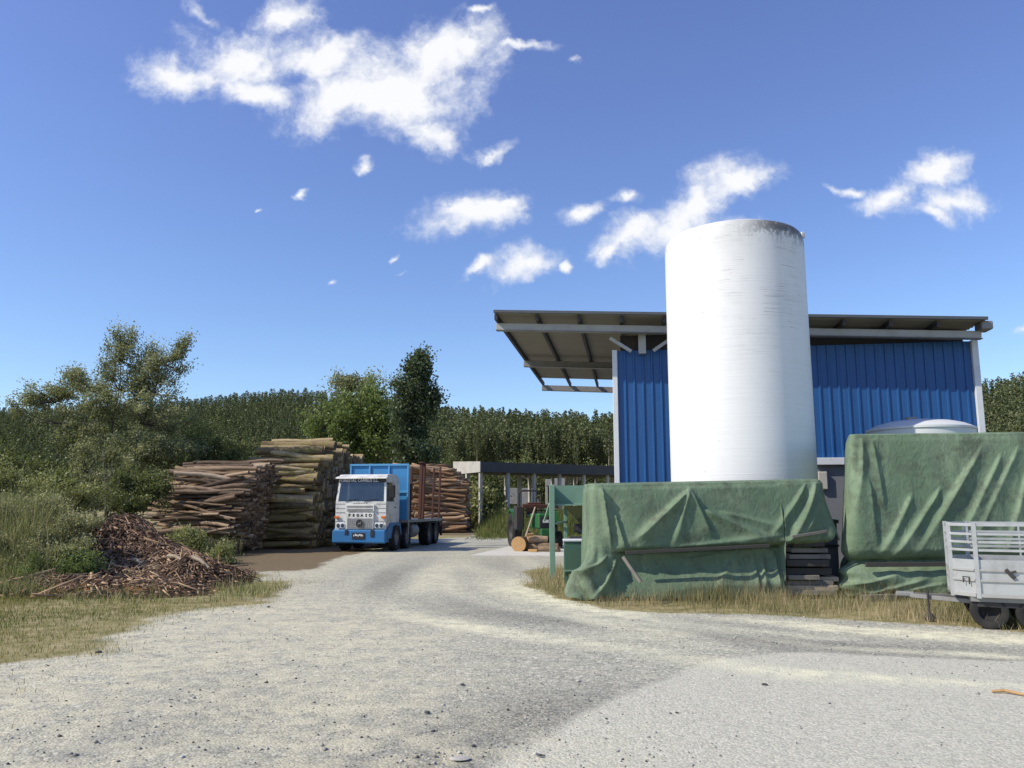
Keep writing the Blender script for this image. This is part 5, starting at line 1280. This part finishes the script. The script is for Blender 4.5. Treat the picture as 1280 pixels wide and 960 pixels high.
SH = [('dark leafy shrub filling the gap between the willow and the nearest log stack', (250, 640), 33.5, [(LP(248, 560, 34.5), (1.1, 1, .9), 20), (LP(245, 600, 33.5), (1.3, 1, 1.2), 26), (LP(282, 572, 35.5), (.9, .9, .6), 14)], 'bush_dark', 20000, .10, .5),
      ('broad dark shrub at the far edge of the yard left of the willow', (10, 660), 31, [(LP(5, 592, 31), (1.7, 1.3, .8), 28), (LP(-70, 575, 31), (2.2, 1.3, 1.2), 32), (LP(45, 612, 30), (1.3, 1.2, .6), 20)], 'bush_dark', 22000, .11, .55),
      ('grey green bramble mound left of the brush heap', (30, 720), 18.5, [(LP(30, 648, 18.0), (1.1, .9, .5), 34), (LP(-30, 635, 18.0), (1.0, .9, .6), 26), (LP(82, 662, 17.6), (.65, .7, .38), 24), (LP(25, 688, 16.8), (.9, .6, .35), 26), (LP(85, 692, 16.9), (.5, .4, .25), 14)], 'bramble', 32000, .05, .22),
      ('pale feathery shrub behind the bramble mound', (60, 680), 23, [(LP(40, 620, 23), (1.3, .9, .5), 26), (LP(90, 625, 23), (.9, .8, .4), 18), (LP(-20, 612, 23), (1.3, .9, .7), 24)], 'weed', 26000, .07, .3),
      ('bright green low shrub in front of the bramble mound', (80, 735), 16.6, [(LP(75, 712, 16.6), (.8, .5, .24), 24), (LP(30, 725, 16.2), (.5, .4, .2), 14), (LP(110, 705, 17), (.4, .4, .25), 12)], 'bright', 15000, .05, .2),
      ('fresh green weeds at the foot of the nearest log stack', (265, 712), 24.5, [(LP(262, 700, 24.5), (.7, .5, .28), 20), (LP(235, 680, 25.5), (.5, .5, .5), 18)], 'weed', 13000, .075, .28),
      ('dark young oak like bush in front of the willow stems', (155, 660), 27.5, [(LP(180, 612, 28), (1.0, .8, .6), 18), (LP(160, 628, 27.5), (.6, .7, .4), 12)], 'bush_dark', 11000, .085, .4)]
for k, (lab, (bx, by), Y, lobes, m, nl, ls, clp) in enumerate(SH):
    b = G(bx, 700); c = lobes[0][0]
    make_tree('shrub', lab, (c[0], c[1], 0), [((0, 0), c)] + [((.1 * i - .2, .1), l[0]) for i, l in enumerate(lobes[1:])], lobes, nl, ls, MT[m], clp, .7, seed=20 + k, stem_r=.03, limb_r=.008, ratio=.28, cat='shrub')
# dead pale stems inside the willow
for k, (a, b) in enumerate([((118, 640), (112, 590)), ((124, 640), (140, 575)), ((128, 640), (150, 596)), ((133, 640), (128, 560)), ((120, 640), (98, 610))]):
    p, q = P(*a, 27), P(*b, 27.3); p.z = 0; mid = (p + q) / 2 + Vector((.1 * (k % 2), 0, .1))
    tag(MB().tube([p, mid, q], [.02, .014, .006], 6).build('dead_stem', MT['paletrunk'], loc=tuple(p)), 'bare pale dead stem standing in front of the willow', 'stem', 'dead stems before the willow')
# mid trees
Ym = 75.0
make_tree('broadleaf_tree', 'bright bushy green tree beyond the log stacks, left of the dark cypress', (P(455, 600, Ym).x, Ym, 0), [((0, 0), LP(450, 490, Ym)), ((1, 0), LP(480, 490, Ym)), ((-1, 0), LP(415, 520, Ym)), ((0, 1), LP(432, 480, Ym))],
          [(LP(445, 520, Ym), (3.0, 2.5, 1.9), 44), (LP(475, 518, Ym), (2.0, 2.2, 2.0), 30), (LP(412, 540, Ym), (2.4, 2.2, 1.8), 34), (LP(470, 550, Ym), (3.2, 2.5, 2.2), 44), (LP(432, 572, Ym), (3.0, 2.4, 1.8), 34), (LP(462, 490, Ym), (.6, .6, .6), 5)], 24000, .30, MT['bright'], .95, .8, seed=41, stem_r=.22, limb_r=.06, ratio=.26)
make_tree('slender_tree', 'thin feathery tree top rising behind the bright bushy tree', (P(432, 600, Ym + 5).x, Ym + 5, 0), [((0, 0), LP(432, 470, Ym + 5))], [(LP(432, 480, Ym + 5), (1.3, 1.3, 1.4), 18), (LP(462, 482, Ym + 5), (.9, .9, 1.1), 10)], 3600, .26, MT['willow'], .9, .8, seed=42, stem_r=.2, limb_r=.05, ratio=.25)
make_tree('bare_tree', 'nearly leafless tree between the bushy tree and the cypress', (P(488, 600, Ym + 4).x, Ym + 4, 0), [((0, 0), LP(490, 480, Ym + 4)), ((0, .2), LP(500, 474, Ym + 4)), ((.1, 0), LP(480, 480, Ym + 4))], [(LP(492, 482, Ym + 4), (1.4, 1, 1.0), 16)], 500, .22, MT['willow'], .8, .8, seed=43, stem_r=.12, limb_r=.04, ratio=.25)
make_tree('cypress_tree', 'tall dark leaning cypress standing highest behind the truck', (P(505, 600, 70).x, 70, 0), [((0, 0), LP(520, 440, 70)), ((.3, 0), LP(535, 510, 70))],
          [(LP(527, 452, 70), (.4, .45, .75), 12), (LP(522, 465, 70), (.95, 1.0, 1.3), 26), (LP(522, 492, 70), (1.2, 1.2, 1.4), 34), (LP(507, 492, 70), (.9, .9, 1.3), 14), (LP(538, 500, 70), (.6, .6, .6), 10), (LP(517, 520, 70), (1.5, 1.5, 1.4), 36), (LP(512, 552, 70), (1.5, 1.5, 1.7), 34), (LP(525, 575, 70), (1.5, 1.4, 1.4), 22)], 30000, .24, MT['cypress'], .75, 1.0, seed=44, stem_r=.25, limb_r=.05, ratio=.34, up=.4)
for k, (px, py, Y, rx, rz_, m, lab) in enumerate([(545, 592, 80, 2.2, 1.4, 'bush_dark', 'dark round shrub right of the cypress foot'), (620, 606, 82, 3.0, 1.5, 'bush_dark', 'dark bush seen through the open concrete frame at its lit end'), (655, 598, 95, 3.5, 2.2, 'bush_dark', 'dark bush behind the long pale wall'), (735, 600, 95, 6.0, 2.2, 'bush_dark', 'wide dark bush beyond the concrete frame near the shed'), (588, 600, 90, 2.0, 1.2, 'bush_dark', 'small dark bush behind the pale end of the concrete roof'), (600, 628, 62, 1.6, .8, 'weed', 'low olive bush at the columns beside the far log stack')]):
    c = LP(px, py, Y)
    make_tree('shrub', lab, (c[0], Y, 0), [((0, 0), c)], [(c, (rx, 1.6, rz_), 26), ((c[0] + rx * .5, Y - .3, max(.6, c[2] - 1.2)), (rx, 1.4, max(.6, rz_ * .7)), 16), ((c[0] - rx * .5, Y - .3, max(.6, c[2] - 2.2)), (rx, 1.4, 1.2), 16)], 7000, .26, MT[m], .9, .8, seed=50 + k, stem_r=.08, limb_r=.03, ratio=.3, cat='shrub')

# ------------------------------------------------------------------ grasses (stuff)
def blades(name, x, y, z, h, w, lean, tint, mat, label, r):
    n_ = len(x); a = r.random(n_) * 6.283; l = r.random(n_) * lean * h
    b = np.stack([np.cos(a), np.sin(a), np.zeros(n_)], 1); d = r.random(n_) * 6.283; dv = np.stack([np.cos(d), np.sin(d), np.zeros(n_)], 1)
    p = np.stack([x, y, z], 1); wv = b * w[:, None] if hasattr(w, '__len__') else b * w
    m = p + dv * (l * .35)[:, None] + np.array([0, 0, 1]) * (h * .55)[:, None]; t = p + dv * l[:, None] + np.array([0, 0, 1]) * h[:, None]
    V = np.stack([p - wv, p + wv, m + wv * .6, m - wv * .6, t], 1).reshape(-1, 3)
    i = np.arange(n_)[:, None] * 5
    Fq = np.concatenate([i + np.array([[0, 1, 2, 3]]), i + np.array([[3, 2, 4, 4]])], 1).reshape(-1, 4)
    # use tris to keep one face size
    Ft = np.concatenate([i + np.array([[0, 1, 2]]), i + np.array([[0, 2, 3]]), i + np.array([[3, 2, 4]])], 1).reshape(-1, 3)
    return tag(mesh_np(name, V, Ft, mat, tint=np.repeat(tint, 5)), label, 'grass', kind='stuff')
MT['dry'] = blade_mat('dry_grass_blades', [(0, (.07, .09, .035)), (.3, (.20, .20, .09)), (.6, (.38, .32, .17)), (1, (.56, .47, .31))])
MT['verge'] = blade_mat('verge_blades', [(0, (.07, .10, .025)), (.35, (.20, .22, .06)), (.6, (.42, .34, .15)), (1, (.56, .46, .26))])
MT['wild'] = blade_mat('wild_grass_blades', [(0, (.06, .08, .025)), (.35, (.19, .22, .075)), (.65, (.40, .40, .18)), (1, (.58, .46, .28))])
MT['greeng'] = blade_mat('green_grass_blades', [(0, (.04, .06, .02)), (.4, (.12, .15, .045)), (.75, (.25, .25, .09)), (1, (.42, .36, .17))])
r = np.random.default_rng(91); K = 120000
x = r.uniform(-.2, 12.5, K); y = r.uniform(10.2, 23, K); g = ground_w(wr, x, y)
dens_ = g * np.clip(.55 + 1.2 * s3(x * 1.6, y * 1.6), .2, 1) * ((y < 15.4) | (x < 1.5)) * np.where(y > 17.5, .5, 1)
k_ = r.random(K) < dens_; x, y = x[k_], y[k_]; tz = ground_w(ZZ, x, y) - .01
edge = ground_w(np.clip(verge_r, 0, 3), x, y)
h = (.05 + .20 * np.clip(edge, 0, 1) ** .8) * r.uniform(.5, 1.5, len(x)) * (1 + .9 * s2(x * .6, y * .6)); h = np.where(r.random(len(x)) < .03, h * 1.8, h); h = np.clip(h, .03, .6)
blades('dry_grass', x, y, tz, h, .0035, .8, np.clip(.45 + .6 * s3(x * 1.3 + 4, y * 1.3) + r.normal(0, .22, len(x)), 0, 1), MT['dry'], 'strip of dry yellow grass along the foot of the tarpaulins and trailer', r)
K = 150000; x = r.uniform(-14, -1, K); y = r.uniform(4.5, 21, K); g = ground_w(wl, x, y)
k_ = r.random(K) < g * (.25 + .75 * smooth(s3(x * 1.2, y * 1.2), -.35, .3)); x, y = x[k_], y[k_]
h = np.clip(.02 + .055 * r.random(len(x)) + .10 * smooth(ground_w(verge_l, x, y), 1.5, 5), .02, .4)
blades('verge_grass', x, y, ground_w(ZZ, x, y) - .005, h, .004, .9, np.clip(.45 + .6 * s3(x * .7, y * .7) + r.normal(0, .2, len(x)), 0, 1), MT['verge'], 'short patchy yellow green grass on the verge left of the track', r)
K = 46000; x = r.uniform(-4, 6, K); y = r.uniform(41, 62, K); k_ = r.random(K) < ground_w(mid_grass, x, y); x, y = x[k_], y[k_]
h = (.2 + 1.5 * smooth(y, 44, 60)) * r.uniform(.35, 1.2, len(x)) * (.4 + .6 * smooth(x, -3, -.5))
blades('tall_grass', x, y, np.zeros(len(x)), h, .018, .6, np.clip(.45 + .3 * s3(x * .6, y * .6) + r.normal(0, .2, len(x)), 0, 1), MT['greeng'], 'tall rank green grass below the concrete frame', r)
K = 34000; x = r.uniform(-28, -9.4, K); y = r.uniform(19, 33, K); k_ = r.random(K) < .85 * ((x < -13.6) | ((y < 28.6) & (y > 22.5))); x, y = x[k_], y[k_]
blades('rough_grass', x, y, np.zeros(len(x)), r.uniform(.2, .9, len(x)), .012, .7, np.clip(r.normal(.45, .25, len(x)), 0, 1), MT['greeng'], 'rough grass and weeds around the shrubs behind the brush heap', r)

K = 42000; x = r.uniform(-14.5, -8.4, K); y = r.uniform(15.2, 19.5, K)
k_ = r.random(K) < smooth(x + .55 * (y - 15.2), -8.0, -9.6) * (.35 + .65 * (s3(x * 1.4, y * 1.4) > -.1)); x, y = x[k_], y[k_]
blades('wild_grass', x, y, r.uniform(0, .75, len(x)) * smooth(y, 15.8, 17.2), (.35 + 1.0 * smooth(y, 15.4, 17.6)) * r.uniform(.5, 1.2, len(x)), .007, .75, np.clip(.5 + .45 * s3(x * .9, y * .9) + r.normal(0, .22, len(x)), 0, 1), MT['wild'], 'tall tangled grass and seed heads over the bramble left of the brush heap', r)
K = 5000; x = r.uniform(-10.5, -4.6, K); y = r.uniform(14.3, 17.4, K); k_ = (r.random(K) < .9 * (s3(x * 1.7 + 3, y * 1.7) > .12)); x, y = x[k_], y[k_]
blades('weeds', x, y, np.zeros(len(x)), np.exp(r.normal(math.log(.14), .5, len(x))), .006, .9, np.clip(r.normal(.5, .28, len(x)), 0, 1), MT['wild'], 'green weeds sprouting through the front edge of the brush heap', r)
# ------------------------------------------------------------------ brush heap (stuff) with mound
def heap_z(x, y):
    z = 1.5 * np.exp(-(((x + 9.75) / 1.15) ** 2 + ((y - 20.3) / 2.0) ** 2)) + .75 * np.exp(-(((x + 8.1) / 1.2) ** 2 + ((y - 19.3) / 1.7) ** 2)) + .5 * np.exp(-(((x + 6.95) / .8) ** 2 + ((y - 18.1) / .9) ** 2)) \
        + .30 * np.exp(-(((x + 8.0) / 1.9) ** 2 + ((y - 16.0) / .8) ** 2)) + .5 * np.exp(-(((x + 10.5) / 1.2) ** 2 + ((y - 17.0) / 1.2) ** 2))
    return z
_hz = heap_z
_fh = sines(77, 12, .9, 4.0)
def heap_z(x, y): return np.maximum(_hz(x, y) * (.92 + .35 * _fh(x, y)), 0)
hx = np.linspace(-14, -3.8, 150); hyy = np.linspace(13.6, 25, 150); HX, HY = np.meshgrid(hx, hyy)
fz = sines(71, 14, 2, 12); HZ = heap_z(HX, HY) * (1 + .18 * fz(HX, HY)) - .07
V = np.stack([HX, HY, HZ], -1).reshape(-1, 3); ii = (np.arange(149)[:, None] * 150 + np.arange(149)[None]).ravel()
Fh = np.stack([ii, ii + 1, ii + 151, ii + 150], 1)
n = N('heap_soil'); v = n.coord('Object'); f = n.noise(v, 9, 7, .75); g_ = n.noise(v, .9, 3)
cH = n.ramp(f, [(.3, (.02, .014, .01)), (.5, (.09, .06, .04)), (.7, (.25, .17, .11))]); cH = n.mix(n.step(g_, .5, .65), cH, n.ramp(f, [(.3, (.08, .045, .02)), (.55, (.30, .17, .07)), (.75, (.48, .32, .16))]))
n.pbsdf(cH, 1, 0, n.bump(f, .9, .08), .1)
tag(mesh_np('dirt', V, Fh, n.m, smooth=True), 'mound of dark soil and bark under the brush heap', 'soil', kind='stuff')
r = np.random.default_rng(72); K = 44000
x = r.uniform(-13, -4.2, K); y = r.uniform(14.3, 24, K); hz_ = heap_z(x, y); k_ = r.random(K) < np.clip(hz_ * 1.6 + .0, 0, 1) * (hz_ > .05) * (x < -5.7); x, y, hz_ = x[k_], y[k_], hz_[k_]; K = len(x)
ln = np.exp(r.normal(math.log(.12), .6, K)); ln = np.where(r.random(K) < .06, ln * 4.5, ln); ln = np.clip(ln, .04, 1.1); wd_ = np.where(r.random(K) < .2, .014, .0055) * r.uniform(.7, 1.5, K)
# twigs lie down the slope of the heap with scatter
eps = .05; gxn = (heap_z(x + eps, y) - heap_z(x - eps, y)) / (2 * eps); gyn = (heap_z(x, y + eps) - heap_z(x, y - eps)) / (2 * eps)
ga = np.arctan2(-gyn, -gxn) + r.normal(0, .8, K); dx, dy = np.cos(ga), np.sin(ga); dzz = gxn * dx + gyn * dy + r.normal(0, .25, K)
d = np.stack([dx, dy, dzz], 1); d /= np.linalg.norm(d, axis=1)[:, None]
s_ = np.cross(d, r.normal(size=(K, 3))); s_ /= np.linalg.norm(s_, axis=1)[:, None]; t_ = np.cross(d, s_)
c = np.stack([x, y, hz_ * (1 + .18 * fz(x, y)) - .05 + r.random(K) * .10], 1); th_ = np.minimum(wd_, .010)
Vv = []
for e_ in (-1, 1):
    for (p_, q_) in ((-1, -1), (1, -1), (1, 1), (-1, 1)):
        Vv.append(c + d * (ln * .5 * e_)[:, None] + s_ * (wd_ * p_)[:, None] + t_ * (th_ * q_)[:, None])
Vv = np.stack(Vv, 1).reshape(-1, 3); bF = np.array([(0, 1, 5, 4), (1, 2, 6, 5), (2, 3, 7, 6), (3, 0, 4, 7), (0, 3, 2, 1), (4, 5, 6, 7)])
n = N('twig_litter'); gi = n.add('ShaderNodeNewGeometry'); at_ = n.add('ShaderNodeAttribute', attribute_name='tint')
f2 = n.math('ADD', n.math('MULTIPLY', gi.outputs['Random Per Island'], .6), n.math('MULTIPLY', at_.outputs['Fac'], .4))
n.pbsdf(n.ramp(f2, [(.1, (.035, .022, .016)), (.4, (.14, .09, .062)), (.6, (.30, .205, .14)), (.8, (.48, .33, .19)), (1, (.66, .54, .39))]), .9, 0, None, .15)
tw = np.clip(.22 + .2 * s3(x, y) + .85 * np.exp(-(((x + 7.9) / 1.2) ** 2 + ((y - 17.6) / 1.1) ** 2)) + .35 * smooth(y, 17.5, 15.5) + r.normal(0, .1, K), 0, 1)
tag(mesh_np('brush_litter', Vv, (np.arange(K)[:, None, None] * 8 + bF[None]).reshape(-1, 4), n.m, tint=np.repeat(tw, 8)), 'heap of broken twigs, bark strips and wood chips beside the track', 'brush', kind='stuff')
rr = np.random.default_rng(73)
BR = [((98, 672), (108, 690), 'bleached branch leaning upright at the bramble side of the heap'), ((166, 690), (176, 700), 'short pale split branch in the middle of the heap'), ((210, 705), (228, 698), 'forked pale branch lying on the lower heap'), ((112, 633), (130, 634), 'pale sawn billet on the crest of the heap'), ((240, 702), (262, 695), 'broken grey branch on the end of the heap toward the logs'), ((45, 690), (56, 704), 'orange peeled branch in the bramble shadow')]
for (a, b, lab) in BR:
    Y = 19.2 if a[1] < 690 else 18.0
    if a[0] < 60: Y = 16.8
    pa_, pb_ = P(*a, Y), P(*b, Y - .2); pa_.z = float(heap_z(pa_.x, pa_.y)) + .06; pb_.z = float(heap_z(pb_.x, pb_.y)) + .05 + (.15 if 'upright' in lab else 0)
    tag(MB().tube([pa_, (pa_ + pb_) / 2 + Vector((0, 0, .04)), pb_], [.045, .04, .028], 7).build('branch', MT['pale_wood'] if 'orange' not in lab else MT['fresh_wood'], loc=tuple(pa_)), lab, 'branch')
